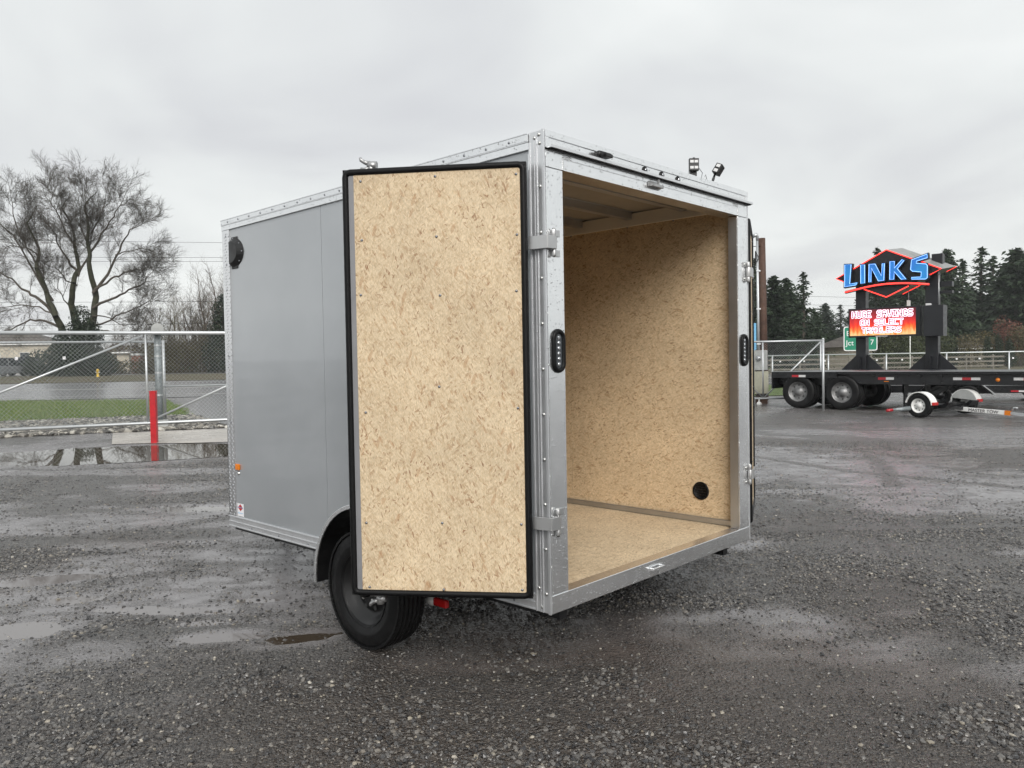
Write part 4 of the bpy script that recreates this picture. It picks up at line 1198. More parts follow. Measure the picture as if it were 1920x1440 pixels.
LET = {
 'L': [(-1.33, 4.56), (-1.10, 4.55), (-1.15, 3.89), (-0.90, 3.91), (-0.95, 3.82), (-1.34, 3.78)],
 'I': [(-0.81, 4.51), (-0.66, 4.50), (-0.66, 3.87), (-0.81, 3.86)],
 'N': [(-0.54, 4.51), (-0.33, 4.50), (-0.14, 4.09), (-0.12, 4.49), (-0.03, 4.49), (-0.05, 3.91), (-0.24, 3.90), (-0.45, 4.35), (-0.46, 3.89), (-0.55, 3.89)],
 'K': [(0.12, 4.54), (0.28, 4.53), (0.27, 4.32), (0.50, 4.57), (0.58, 4.53), (0.37, 4.27), (0.64, 3.90), (0.47, 3.90), (0.27, 4.16), (0.26, 3.92), (0.11, 3.92)],
 'S': [(0.78, 4.53), (1.26, 4.68), (1.27, 4.54), (0.95, 4.46), (0.94, 4.41), (1.23, 4.36), (1.27, 4.30), (1.27, 3.90), (1.21, 3.85), (0.78, 3.88), (0.78, 3.96), (1.06, 3.95), (1.07, 4.09), (0.81, 4.14), (0.75, 4.20)]}
def grow(poly, d):
    """push a polygon outwards by d (positive) or inwards"""
    n, out = len(poly), []
    ar = sum(poly[i][0] * poly[(i + 1) % n][1] - poly[(i + 1) % n][0] * poly[i][1] for i in range(n))
    sg = 1 if ar > 0 else -1
    for i in range(n):
        a, b, c = Vector(poly[i - 1]), Vector(poly[i]), Vector(poly[(i + 1) % n])
        e1, e2 = (b - a).normalized(), (c - b).normalized()
        n1, n2 = Vector((e1.y, -e1.x)) * sg, Vector((e2.y, -e2.x)) * sg
        m_ = (n1 + n2)
        m_ = m_ / max(0.35, m_.length_squared / 2)
        out.append((b.x + m_.x * d, b.y + m_.y * d))
    return out
for ch, poly in LET.items():
    can = MB().prism(grow(poly, 0.028), -0.20, 0.0).build('channel_letter', M['signblack'], SG)
    MB().prism(grow(poly, 0.004), -0.206, -0.201).build('letter_face', M['blueface'], can)
    MB().tube([(x, -0.222, z) for x, z in grow(poly, -0.012)], 0.0085, 6, closed=True).build('neon_outline', M['neon_blue'], can)

# message board
DB = MB().box(-1.27, 1.02, -0.02, 0.28, 2.03, 3.03).build('message_board', M['signblack'], SG, 0.01)
sc_ = NT('screen_fire')
sep = sc_.node('ShaderNodeSeparateXYZ'); sc_.l.new(sc_.co(), sep.inputs[0])
flame = sc_.noise(1.0, 4, 0.65, sc_.mapping(sc_.co(), sc=(7.5, 1, 1.6)))
hgt = sc_.math('SUBTRACT', sc_.math('MULTIPLY', sc_.math('SUBTRACT', sep.outputs[2], 2.09), 1.0 / 0.88), sc_.math('MULTIPLY', sc_.math('SUBTRACT', flame, 0.5), 1.1))
firec = sc_.ramp(hgt, [(0.0, (1.0, 0.60, 0.25)), (0.16, (1.0, 0.22, 0.03)), (0.36, (0.90, 0.035, 0.012)), (0.68, (0.52, 0.010, 0.02)), (1.0, (0.10, 0.004, 0.015))])
led = sc_.node('ShaderNodeTexWave'); led.wave_type = 'BANDS'; led.bands_direction = 'X'; led.inputs['Scale'].default_value = 14.0
sc_.l.new(sc_.co(), led.inputs['Vector'])
firec = sc_.mix(0.25, firec, sc_.mix(1.0, firec, led.outputs['Color'], 'MULTIPLY'))
sc_.set(Base_Color=(0.01, 0.01, 0.01), Emission_Color=firec, Emission_Strength=0.72, Roughness=0.5)
MB().box(-1.22, 0.87, -0.026, -0.0205, 2.09, 2.975).build('led_screen', sc_.m, DB)
FONT = {'H': '10001 10001 10001 11111 10001 10001 10001', 'U': '10001 10001 10001 10001 10001 10001 01110', 'G': '01110 10001 10000 10111 10001 10001 01110',
        'E': '11111 10000 10000 11110 10000 10000 11111', 'S': '01111 10000 10000 01110 00001 00001 11110', 'A': '01110 10001 10001 11111 10001 10001 10001',
        'V': '10001 10001 10001 10001 01010 01010 00100', 'I': '11111 00100 00100 00100 00100 00100 11111', 'N': '10001 11001 10101 10101 10011 10001 10001',
        'O': '01110 10001 10001 10001 10001 10001 01110', 'L': '10000 10000 10000 10000 10000 10000 11111', 'C': '01111 10000 10000 10000 10000 10000 01111',
        'T': '11111 00100 00100 00100 00100 00100 00100', 'R': '11110 10001 10001 11110 10100 10010 10001', ' ': '00000 00000 00000 00000 00000 00000 00000'}
M['led_white'] = emis('led_white', (1.0, 0.80, 0.88), 0.66)
M['led_dark'] = plain('led_dark', (0.02, 0.012, 0.02), 0.5)
def led_line(text, xc, zc, width, height):
    px = width / (len(text) * 6 - 1); pz = height / 7
    lo, hi = MB(), MB()
    x0 = xc - width / 2
    for ci, ch in enumerate(text):
        for r, row in enumerate(FONT[ch].split()):
            for c, bit in enumerate(row):
                if bit == '1':
                    x, z = x0 + (ci * 6 + c) * px, zc + height / 2 - r * pz
                    hi.box(x - px * 0.10, x + px * 1.10, -0.0300 - 0.0002 * ((c + r) % 3), -0.0285, z - pz * 1.1, z + pz * 0.1)
                    gx_, gz_ = px * 0.62, pz * 0.62
                    lo.box(x - gx_, x + px + gx_, -0.0280, -0.0265 - 0.0002 * ((c + r) % 3), z - pz - gz_, z + gz_)
    o = lo.build('message_outline', M['led_white'], DB)
    hi.build('message_text', M['led_dark'], DB)
led_line('HUGE SAVINGS', -0.18, 2.815, 1.92, 0.22)
led_line('ON SELECT', -0.19, 2.53, 1.36, 0.19)
led_line('TRAILERS', -0.20, 2.265, 1.24, 0.185)
MB().box(-0.38, 0.0, -0.0235, -0.0205, 2.045, 2.063).build('maker_plate', M['whitetape'], DB)
MB().box(1.16, 1.74, -0.32, 0.27, 2.0, 3.0).build('control_cabinet', M['signblack'], SG, 0.008)
MB().box(1.20, 1.35, -0.20, -0.05, 3.001, 3.07).build('conduit_box', M['whitetape'], SG, 0.01)
MB().tube([(1.49, 0.3, 3.0), (1.49, 0.3, 4.0)], 0.018, 6).build('conduit', M['galv'], SG)
MB().box(0.52, 0.62, 0.3, 0.4, 3.03, 3.24).build('camera_box', M['white'], SG, 0.01)
MB().tube([(0.57, 0.35, 3.23), (0.57, 0.35, 3.6)], 0.012, 6).build('camera_stem', M['galv'], SG)
MB().box(1.15, 1.48, 0.9, 1.25, 4.42, 4.78).build('flood_housing', M['signblack'], SG, 0.01)
MB().box(1.48, 1.85, 0.45, 0.75, 3.62, 3.80).build('transformer_box', M['signblack'], SG, 0.01)
MB().box(1.48, 1.85, 0.45, 0.75, 3.40, 3.50).build('transformer_box', M['signblack'], SG, 0.01)

# ------------------------------------------------------------------ poles, boxes, banners
def text_mesh(name, s, size, mat, parent, M_):
    cu = bpy.data.curves.new(name, 'FONT'); cu.body = s; cu.size = size; cu.extrude = 0.002; cu.align_x = 'LEFT'
    tmp = bpy.data.objects.new(name + '_src', cu); COL.objects.link(tmp)
    dg = bpy.context.evaluated_depsgraph_get()
    me = bpy.data.meshes.new_from_object(tmp.evaluated_get(dg))
    bpy.data.objects.remove(tmp); me.name = name
    me.materials.clear(); me.materials.append(mat)
    o = bpy.data.objects.new(name, me); COL.objects.link(o); o.parent = parent; o.matrix_local = M_
    return o
TXT = RX(R(90))
P = V(8.66, 27.0)
up_ = thing('utility_pole', 'brown timber pole with grey conduit and looped service wires', 'pole', P, RZV)
MB().tube([(0.05, 0, -0.2), (0.0, 0, 5.55)], [0.145, 0.115], 14).build('timber', M['polewood'], up_)
cd = MB().tube([(-0.16, -0.10, 0.6), (-0.19, -0.10, 5.45)], 0.042, 10)
cd.tube([(-0.19, -0.10, 5.45), (-0.19, -0.11, 5.58), (-0.24, -0.14, 5.65), (-0.33, -0.16, 5.60)], [0.045, 0.06, 0.07, 0.06], 10)
cd.build('conduit', M['galv'], up_)
for k in range(4):
    pts = [(-0.32, -0.16, 5.58)] + [(-0.36 - 0.16 * math.sin(t * 0.9 + k * 0.2), -0.16, 5.58 - 0.36 * t - 0.05 * k) for t in (0.6, 1.3, 2.0, 2.6)] + [(-0.30 + 0.05 * k, -0.16, 4.55 + 0.1 * k), (-0.27, -0.16, 5.1)]
    MB().tube(pts, 0.012, 5).build('service_wire', M['rubber'], up_)
for z in (1.9, 3.1, 4.4): MB().box(-0.24, -0.10, -0.15, -0.11, z, z + 0.05).build('conduit_clamp', M['galv'], up_)
P = V(7.55, 25.2)
bn = thing('banner_sign', 'pale blue banner with dark and white lettering on the pole', 'sign', P, RZV)
MB().box(-0.32, 0.33, -0.01, 0.01, 1.30, 2.56).build('panel', M['bannerblue'], bn, 0.004)
MB().tube([(-0.28, 0.04, -0.1), (-0.28, 0.04, 2.5)], 0.025, 8).build('stake', M['galv'], bn)
text_mesh('dark_lettering', 'RE', 0.24, M['led_dark'], bn, T(-0.19, -0.012, 2.22) @ TXT)
text_mesh('white_lettering', 'ATE', 0.27, M['whitesheet'], bn, T(-0.24, -0.012, 1.88) @ TXT)
P = V(7.80, 24.6)
mbx = thing('meter_cabinet', 'grey electric meter box above a beige cabinet on a post', 'utility box', P, RZV)
MB().box(-0.36, 0.20, -0.14, 0.06, 1.06, 1.68).build('meter_box', M['boxgrey'], mbx, 0.01)
MB().lathe([(0.0005, 0.09), (0.07, 0.08), (0.085, 0.04), (0.09, 0.0)], 18, T(-0.09, -0.14, 1.43) @ RX(R(90))).build('meter', M['lens'], mbx)
MB().box(-0.38, 0.22, -0.16, 0.08, 0.32, 1.02).build('lower_cabinet', M['boxbeige'], mbx, 0.01)
MB().box(-0.14, 0.22, -0.05, 0.03, -0.1, 1.70).build('post', M['polewood'], mbx)
P = V(20.06, 45.0)
gs = thing('highway_sign', 'green highway distance sign with white lettering behind the columns', 'sign', (P.x, P.y, 0), RZV - R(8))
def rrect(w, h, r):
    q = []
    for cx, cz, a0 in ((w - r, h - r, 0), (-w + r, h - r, 90), (-w + r, -h + r, 180), (w - r, -h + r, 270)):
        for k in range(5): t = R(a0 + 22.5 * k); q.append((cx + r * math.cos(t), cz + r * math.sin(t)))
    return q
sh = lambda q, z: [(x, zz + z) for x, zz in q]
MB().prism(sh(rrect(0.92, 0.70, 0.12), 2.36), -0.01, 0.02).build('border', M['whitesheet'], gs)
MB().prism(sh(rrect(0.87, 0.65, 0.10), 2.36), -0.016, -0.0105).build('face', M['signgreen'], gs)
text_mesh('lettering', 'B', 0.42, M['whitesheet'], gs, T(-0.78, -0.018, 2.52) @ TXT)
text_mesh('lettering', 'Jct', 0.42, M['whitesheet'], gs, T(-0.80, -0.018, 1.98) @ TXT)
text_mesh('lettering', '7', 0.42, M['whitesheet'], gs, T(0.52, -0.018, 2.0) @ TXT)
for x in (-0.6, 0.6): MB().box(x - 0.05, x + 0.05, 0.021, 0.10, float(P.z) - 0.2, 2.9).build('post', M['fencewood'], gs)

# flood-lamp masts that rise behind the trailer roof
def lamp_mast(a, b, label, thick):
    P = V(a, b)
    o = thing('lamp_mast', label, 'lamp', P, RZV)
    return o, float(P.z)
o, z0 = lamp_mast(4.70, 20.0, 'thick black mast with a square floodlight facing the yard', 1)
MB().box(-0.085, 0.085, 0.02, 0.19, -0.2, 6.25).build('mast', M['blackpaint'], o)
fh = MB().box(-0.125, 0.115, -0.10, 0.02, 6.19, 6.50).build('lamp_head', M['black'], o, 0.008)
MB().tube([(0, -0.02, 6.50), (0, -0.02, 6.53)], 0.03, 8).build('photocell', M['black'], o)
for z in (6.42, 6.27):
    for x in (-0.065, 0.045): MB().box(x - 0.045, x + 0.045, -0.104, -0.1005, z - 0.032, z + 0.032).build('lamp_cell', M['whitetape'], fh)
MB().tube([(0.10, -0.02, 6.30), (0.22, 0.0, 6.15), (0.16, 0.0, 5.85), (0.30, 0.0, 6.10), (0.42, 0, 5.6)], 0.008, 5).build('cable', M['rubber'], o)
o, z0 = lamp_mast(5.17, 20.0, 'slim black mast with a tilted twin floodlight', 0)
MB().tube([(0, 0, -0.2), (0, 0, 5.9), (0.03, 0, 6.0), (0.07, 0, 6.12)], [0.03, 0.03, 0.035, 0.022], 8).build('mast', M['blackpaint'], o)
fh = MB().add([tuple((T(0.15, -0.02, 6.22) @ RY(R(32)) @ RZ(R(-38))) @ Vector(q)) for q in [(sx_ * 0.085, sy * 0.10, sz * 0.13) for sx_ in (-1, 1) for sy in (-1, 1) for sz in (-1, 1)]], [(0, 1, 3, 2), (4, 6, 7, 5), (0, 4, 5, 1), (2, 3, 7, 6), (0, 2, 6, 4), (1, 5, 7, 3)]).build('lamp_head', M['black'], o, 0.008)
mm = T(0.15, -0.02, 6.22) @ RY(R(32)) @ RZ(R(-38))
for z in (0.065, -0.065):
    MB().add([tuple(mm @ Vector((sx_ * 0.055, -0.1025, z + sz * 0.04))) for sx_, sz in ((-1, -1), (1, -1), (1, 1), (-1, 1))], [(0, 1, 2, 3)]).build('lamp_cell', M['whitetape'], fh)

# ------------------------------------------------------------------ parked trailers
def wheel_at(parent, x, y, z, r, w, mat_rim, heading=0.0, dish=1, n=28, rimk=0.6):
    """axle along local Y (before heading); dish faces -Y when dish = 1"""
    wh = bpy.data.objects.new('wheel', None); COL.objects.link(wh); wh.parent = parent
    Mx = T(x, y, z) @ RZ(heading) @ RX(R(90) * dish)
    h = w / 2; rr = r * rimk
    MB().lathe([(rr, -h * 0.8), (rr + 0.02, -h * 0.95), (r * 0.88, -h), (r * 0.97, -h * 0.9), (r, -h * 0.7), (r, -h * 0.2), (r - 0.012, -h * 0.18), (r - 0.012, h * 0.18), (r, h * 0.2), (r, h * 0.7), (r * 0.97, h * 0.9), (r * 0.88, h), (rr + 0.02, h * 0.95), (rr, h * 0.8)], n, Mx, closed=True).build('tyre', M['tyre'], wh)
    rm = MB().lathe([(rr + 0.012, h * 0.95), (rr, h * 0.88), (rr - 0.02, h * 0.55), (rr * 0.84, h * 0.3), (rr * 0.5, h * 0.45), (rr * 0.42, h * 0.55), (rr * 0.40, h * 0.8), (0.0005, h * 0.85)], n, Mx).build('rim', mat_rim, wh)
    for k in range(8):
        t = 2 * PI * k / 8
        MB().lathe([(0.0005, 0), (rr * 0.10, 0)], 8, Mx @ T(rr * 0.67 * math.cos(t), rr * 0.67 * math.sin(t), h * 0.40)).build('rim_hole', M['shadowgap'], rm)
    return wh

# gooseneck flatbed: local X along the bed towards the hitch, near side is -Y
P = V(7.55, 22.75)
fb = thing('flatbed_trailer', 'long black flatbed trailer on dual wheels in front of the sign', 'trailer', P, RZV - R(45))
MB().box(0, 9.0, 0, 2.45, 0.97, 1.035).build('deck', M['blackpaint'], fb, 0.006)
MB().box(0.0, 9.0, -0.004, 0.05, 1.0355, 1.045).build('deck_edge', M['galv'], fb)
MB().prism([(1.75, 0.965), (9.0, 0.965), (9.0, 0.70), (2.5, 0.70)], 0.10, 0.20).build('side_beam', M['blackpaint'], fb)
MB().prism([(1.75, 0.965), (9.0, 0.965), (9.0, 0.70), (2.5, 0.70)], 2.25, 2.35).build('side_beam', M['blackpaint'], fb)
MB().box(0.0, 0.04, 0, 2.45, 0.55, 0.969).build('tail_board', M['blackpaint'], fb)
MB().box(0.04, 1.9, 0.35, 2.1, 0.66, 0.969).build('tail_frame', M['blackpaint'], fb)
MB().box(0.02, 1.9, 0.0, 0.02, 0.86, 0.969).build('tail_side', M['blackpaint'], fb)
for x in (0.78, 2.02):
    for y in (0.14, 0.48, 1.97, 2.31):
        wheel_at(fb, x, y, 0.47, 0.47, 0.25, M['steelrim'], 0, 1 if y < 1.2 else -1, 28, 0.57)
    MB().tube([(x, 0.3, 0.5), (x, 2.15, 0.5)], 0.07, 10).build('axle', M['blackpaint'], fb)
for x, seq in ((0.62, 'rw'), (2.95, 'rw'), (4.75, 'wrw'), (6.05, 'wr'), (7.6, 'rwr')):
    for k, c in enumerate(seq):
        MB().box(x + k * 0.20, x + k * 0.20 + 0.20, 0.096 if x > 2 else -0.003, 0.0995 if x > 2 else -0.0005, 0.82 if x > 2 else 0.885, 0.885 if x > 2 else 0.945).build('reflective_tape', M['redtape' if c == 'r' else 'whitetape'], fb)
MB().lathe([(0.0005, 0.03), (0.03, 0.025), (0.05, 0.0)], 14, T(5.72, 0.10, 0.83) @ RX(R(90))).build('marker_lamp', M['amber'], fb)
MB().box(3.10, 3.22, 0.097, 0.0995, 0.765, 0.785).build('marker_lamp', M['amber'], fb)
for x in (2.75, 3.9, 4.4, 6.7): MB().box(x, x + 0.12, 0.05, 0.10, 0.90, 0.94).build('stake_pocket', M['blackpaint'], fb)
for y in (0.35, 2.1):
    lg = MB().tube([(3.55, y, 0.96), (3.55, y, 0.45)], [0.085, 0.075], 4)
    lg.tube([(3.55, y, 0.50), (3.55, y, 0.06)], 0.055, 4); lg.lathe([(0.0005, 0.10), (0.06, 0.10), (0.15, 0.0), (0.0005, 0.0)], 4, T(3.55, y, 0.0))
    lg.build('landing_leg', M['blackpaint'], fb)
MB().bar((5.0, 0.9, 0.92), (3.9, 0.9, 0.35), 0.10, 0.12).build('brace', M['blackpaint'], fb)

# low black equipment trailers, nose to tail beyond the flatbed
def equip(a, b, head, label):
    P = V(a, b)
    o = thing('equipment_trailer', label, 'trailer', P, RZV + head, 'black equipment trailers behind the flatbed')
    o.scale = (0.85, 0.85, 0.82)
    MB().box(0, 5.4, 0, 2.0, 0.44, 0.58).build('deck', M['blackpaint'], o, 0.006)
    for y in (0.0, 1.92): MB().box(0.0, 5.4, y, y + 0.08, 0.58, 0.70).build('side_rail', M['blackpaint'], o)
    for s, y0, y1 in ((-1, -0.30, 0.0), (1, 2.0, 2.30)):
        fd = MB().prism([(1.55, 0.40), (1.95, 0.78), (3.45, 0.78), (3.85, 0.40), (3.80, 0.40), (3.42, 0.755), (1.98, 0.755), (1.60, 0.40)], y0, y1)
        f_ = fd.build('fender', M['blackpaint'], o)
        MB().prism([(3.45, 0.79), (3.87, 0.40), (3.93, 0.40), (3.50, 0.79)], y0 + 0.01, y1 - 0.01).build('tread_step', M['galv'], f_)
        MB().prism([(1.62, 0.42), (1.98, 0.75), (3.42, 0.75), (3.78, 0.42)], y1 - 0.02 if s < 0 else y0, y1 if s < 0 else y0 + 0.02).build('fender_back', M['blackpaint'], f_)
        for x in (2.28, 3.10): wheel_at(o, x, (y0 + y1) / 2, 0.36, 0.36, 0.22, M['blackpaint'], 0, 1 if s < 0 else -1, 24)
    MB().bar((5.4, 0.4, 0.50), (6.7, 1.0, 0.50), 0.08, 0.12).build('tongue', M['blackpaint'], o)
    MB().bar((5.4, 1.6, 0.50), (6.7, 1.0, 0.50), 0.08, 0.12).build('tongue', M['blackpaint'], o)
    MB().box(6.62, 6.95, 0.94, 1.06, 0.45, 0.58).build('coupler', M['blackpaint'], o, 0.01)
    MB().tube([(6.4, 1.0, 0.02), (6.4, 1.0, 0.95)], 0.035, 8).build('jack', M['galv'], o)
    for x in (0.25, 4.35):
        MB().box(x, x + 0.22, -0.003, -0.0005, 0.48, 0.535).build('reflective_tape', M['redtape'], o)
        MB().box(x + 0.22, x + 0.40, -0.003, -0.0005, 0.48, 0.535).build('reflective_tape', M['whitetape'], o)
    MB().lathe([(0.0005, 0.03), (0.03, 0.02), (0.04, 0.0)], 12, T(5.1, 0.0, 0.51) @ RX(R(90))).build('marker_lamp', M['amber'], o)
    MB().box(0.0, 5.4, -0.002, 0.082, 0.7005, 0.712).build('rail_cap', M['galv'], o)
    return o
equip(10.75, 23.7, R(-28), 'low black equipment trailer with grey fender step under the flatbed')
equip(15.3, 21.4, R(-28), 'low black equipment trailer standing ahead of the one under the flatbed')
equip(14.9, 25.6, R(-28), 'low black equipment trailer with amber lamp near the yard fence')

# tow dolly
P = V(9.58, 18.35)
td = thing('tow_dolly', 'white-fendered black tow dolly with a lettered drawbar', 'trailer', P, RZV - R(58))
def arc_shell(x, y0, y1, z, r, a0, a1, th, n=16):
    o = [(x + r * math.cos(R(a0 + (a1 - a0) * i / n)), z + r * math.sin(R(a0 + (a1 - a0) * i / n))) for i in range(n + 1)]
    i_ = [(x + (r - th) * math.cos(R(a0 + (a1 - a0) * i / n)), z + (r - th) * math.sin(R(a0 + (a1 - a0) * i / n))) for i in range(n + 1)]
    mb = MB()
    for k in range(n): mb.prism([o[k], o[k + 1], i_[k + 1], i_[k]], y0, y1)
    return mb
for y, s in ((0.0, -1), (1.95, 1)):
    wheel_at(td, 0, y, 0.285, 0.285, 0.19, M['white'], 0, 1 if s < 0 else -1, 28, 0.55)
    f_ = arc_shell(0.02, y - 0.12, y + 0.12, 0.285, 0.325, 4, 168, 0.02).build('fender', M['white'], td)
    q = [(0.02 + 0.315 * math.cos(R(10 + 150 * i / 12)), 0.285 + 0.315 * math.sin(R(10 + 150 * i / 12))) for i in range(13)]
    MB().prism(q, (y + 0.10) if s < 0 else (y - 0.12), (y + 0.12) if s < 0 else (y - 0.10)).build('fender_side', M['boxgrey'], f_)
    MB().box(0.31, 0.37, y - 0.11, y + 0.11, 0.30, 0.37).build('tail_lamp', M['redlens'], f_, 0.008)
MB().tube([(0, 0.05, 0.26), (0, 1.9, 0.26)], 0.045, 10).build('axle', M['blackpaint'], td)
for y in (0.32, 1.33):
    MB().prism([(-0.42, 0.16), (0.35, 0.30), (0.42, 0.36), (0.50, 0.36), (0.42, 0.24), (-0.40, 0.12)], y, y + 0.32).build('wheel_pan', M['blackpaint'], td)
for p, q in (((0.10, 0.4, 0.22), (0.48, 0.94, 0.20)), ((0.10, 1.55, 0.22), (0.48, 0.98, 0.20)), ((0.2, 0.3, 0.24), (0.2, 1.7, 0.24))):
    MB().bar(p, q, 0.07, 0.07).build('frame_bar', M['blackpaint'], td)
MB().bar((0.30, 0.95, 0.185), (1.42, 0.95, 0.135), 0.075, 0.095).build('drawbar', M['white'], td, 0.004)
MB().bar((1.42, 0.95, 0.135), (1.54, 0.95, 0.13), 0.09, 0.10).build('drawbar_label', M['amber'], td)
cpl = MB().bar((1.52, 0.95, 0.135), (1.85, 0.95, 0.10), 0.06, 0.06); cpl.ball((1.88, 0.95, 0.10), 0.055, 10, 6, (1.3, 1, 0.7)); cpl.tube([(1.56, 0.95, 0.17), (1.60, 0.95, 0.26), (1.68, 0.95, 0.25)], 0.018, 6)
cpl.build('coupler', M['galv'], td)
text_mesh('lettering', 'MASTER TOW', 0.105, M['led_dark'], td, T(0.62, 0.910, 0.135) @ RY(R(2.5)) @ TXT)
st_ = MB().tube([(-0.16, -0.16, 0.22), (-0.34, -0.56, 0.19)], [0.055, 0.035], 8).build('tie_strap', M['galv_dark'], td)
MB().tube([(-0.34, -0.56, 0.19), (-0.40, -0.70, 0.18)], 0.035, 8).build('ratchet', M['redtape'], st_)

# ------------------------------------------------------------------ trees
class Tubes:
    """fast collector of short tapered tubes with few sides"""
    def __init__(s): s.v, s.f = [], []
    def seg(s, p, q, r0, r1, n):
        d = q - p
        L = d.length
        if L < 1e-5: return
        d = d / L
        a = d.orthogonal().normalized(); b = d.cross(a)
        o = len(s.v)
        for c, r in ((p, r0), (q, r1)):
            for k in range(n):
                t = 2 * PI * k / n
                e = a * (math.cos(t) * r) + b * (math.sin(t) * r)
                s.v.append((c.x + e.x, c.y + e.y, c.z + e.z))
        for k in range(n):
            l = (k + 1) % n
            s.f.append((o + k, o + l, o + n + l, o + n + k))
    def build(s, name, mat, parent):
        return npmesh(name, np.array(s.v), np.array(s.f), mat, parent)

def rv(): return Vector((random.gauss(0, 1), random.gauss(0, 1), random.gauss(0, 1)))

def twig(tb, p, d, L, r, lev, up=0.25, spread=0.62):
    """a limb that wanders, forks and ends in fine twigs"""
    n = 3 if lev < 2 else 4
    steps = 3 if lev > 0 else 2
    q = p
    for i in range(steps):
        d = (d + rv() * 0.055 + Vector((0, 0, up * 0.20))).normalized()
        e = q + d * (L / steps)
        r1 = r * (1 - 0.72 * (i + 1) / steps)
        tb.seg(q, e, r * (1 - 0.72 * i / steps), r1, n)
        if lev > 0:
            for k in range(2 if lev > 1 else random.choice((1, 2, 2))):
                side = d.cross(rv()).normalized()
                cd = (d * (1 - spread * 0.35) + side * spread * random.uniform(0.6, 1.2)).normalized()
                twig(tb, q.lerp(e, random.uniform(0.3, 1.0)), cd, L * random.uniform(0.45, 0.78), max(0.0085, r1 * 0.75), lev - 1, up, spread)
        q = e

# the big bare maple across the highway: limbs given across (x) and up (z), metres from its foot
def limb(tb, pts, r0, r1, kids, lev, seed, klen=2.4, tip=True):
    random.seed(seed)
    P = [Vector((x, random.gauss(0, 0.22) * i * 0.6, z)) for i, (x, z) in enumerate(pts)]
    fine = []
    for i in range(len(P) - 1):
        for k in range(3): fine.append(P[i].lerp(P[i + 1], k / 3) + rv() * 0.05)
    fine.append(P[-1])
    m = len(fine) - 1
    for i in range(m):
        a, b = r0 + (r1 - r0) * i / m, r0 + (r1 - r0) * (i + 1) / m
        tb.seg(fine[i], fine[i + 1], a, b, 8 if a > 0.09 else 5)
    for k in range(kids):
        t = random.uniform(0.22, 1.0) ** 0.75
        i = min(m - 1, int(t * m))
        p = fine[i].lerp(fine[i + 1], random.random())
        d = (fine[i + 1] - fine[i]).normalized()
        side = d.cross(rv()).normalized()
        cd = (d * 0.62 + side * 0.72 + Vector((0, 0, 0.12))).normalized()
        twig(tb, p, cd, klen * (1.05 - 0.35 * t) * random.uniform(0.7, 1.2), max(0.016, 0.045 * (1.1 - t)), lev)
    if tip: twig(tb, fine[-1], (fine[-1] - fine[-2]).normalized(), klen * 0.8, r1, lev)

TB, TU0, TV0 = 72.0, 148.0, 703.0
k_ = TB / 1467.0
px = lambda pts: [((u - TU0) * k_ * 0.90, (TV0 - v) * k_ * (0.94 - 0.09 * (TV0 - v) / 410)) for u, v in pts]
P = V((TU0 - 960) * k_, TB)
mt = thing('maple_tree', 'big bare winter maple with several trunks across the highway', 'tree', P, RZV)
trunk = Tubes(); crown = Tubes()
MAIN = [([(140, 712), (128, 650), (118, 612), (112, 580), (90, 530), (79, 480), (73, 430), (67, 380), (60, 330)], 0.42, 0.05, 60),
        ([(148, 712), (142, 650), (139, 600), (139, 555), (152, 512), (153, 478), (149, 440), (140, 390), (132, 340), (120, 292)], 0.40, 0.05, 70),
        ([(156, 712), (168, 650), (178, 600), (183, 540), (185, 480), (183, 430), (185, 380), (182, 335), (186, 290)], 0.42, 0.05, 70)]
SIDE = [([(112, 590), (76, 546), (45, 527), (15, 500), (-20, 478)], 0.20, 0.04, 34), ([(98, 550), (70, 500), (45, 440), (20, 400), (-10, 370)], 0.14, 0.03, 40),
        ([(84, 500), (60, 450), (40, 400), (25, 350), (20, 310)], 0.11, 0.025, 36), ([(153, 482), (138, 468), (115, 430), (95, 398), (82, 365)], 0.15, 0.03, 38),
        ([(150, 515), (128, 505), (112, 480), (95, 470)], 0.09, 0.025, 20), ([(152, 495), (174, 452), (176, 420), (165, 380), (160, 330)], 0.13, 0.03, 34),
        ([(184, 532), (208, 502), (226, 470), (240, 422), (262, 392), (284, 372)], 0.18, 0.03, 46), ([(188, 525), (222, 502), (250, 490), (282, 482), (306, 478)], 0.13, 0.025, 38),
        ([(180, 562), (228, 540), (262, 528), (284, 512), (300, 498)], 0.15, 0.025, 40), ([(180, 600), (205, 598), (240, 575), (275, 560), (300, 548)], 0.12, 0.025, 36),
        ([(176, 618), (210, 612), (242, 618), (270, 612), (296, 596)], 0.14, 0.03, 30), ([(183, 440), (205, 405), (222, 372), (240, 338), (250, 318)], 0.12, 0.025, 40),
        ([(184, 400), (200, 370), (210, 330), (218, 300)], 0.09, 0.02, 30), ([(144, 420), (128, 380), (110, 330), (104, 300)], 0.10, 0.02, 34),
        ([(115, 605), (80, 588), (45, 585), (10, 605), (-20, 612)], 0.15, 0.03, 30), ([(108, 580), (70, 560), (30, 555), (-10, 560)], 0.10, 0.025, 28),
        ([(232, 450), (255, 440), (285, 435), (308, 440)], 0.07, 0.02, 24), ([(76, 450), (50, 430), (20, 425), (-10, 430)], 0.08, 0.02, 26),
        ([(182, 580), (215, 585), (240, 600), (262, 600)], 0.08, 0.02, 20), ([(140, 565), (120, 545), (112, 520), (118, 495)], 0.08, 0.02, 20)]
for i, (pts, a, b, kd) in enumerate(MAIN): limb(trunk, px(pts), a, 0.022, 0, 0, 100 + i, tip=False); limb(crown, px(pts)[3:], 0.02, 0.02, int(kd * 0.30), 3, 200 + i, 2.2)
for i, (pts, a, b, kd) in enumerate(SIDE): limb(crown, px(pts), a * 0.85, b, int(kd * 0.25), 3, 300 + i, 2.3)
trunk.build('trunk', M['mossbark'], mt)
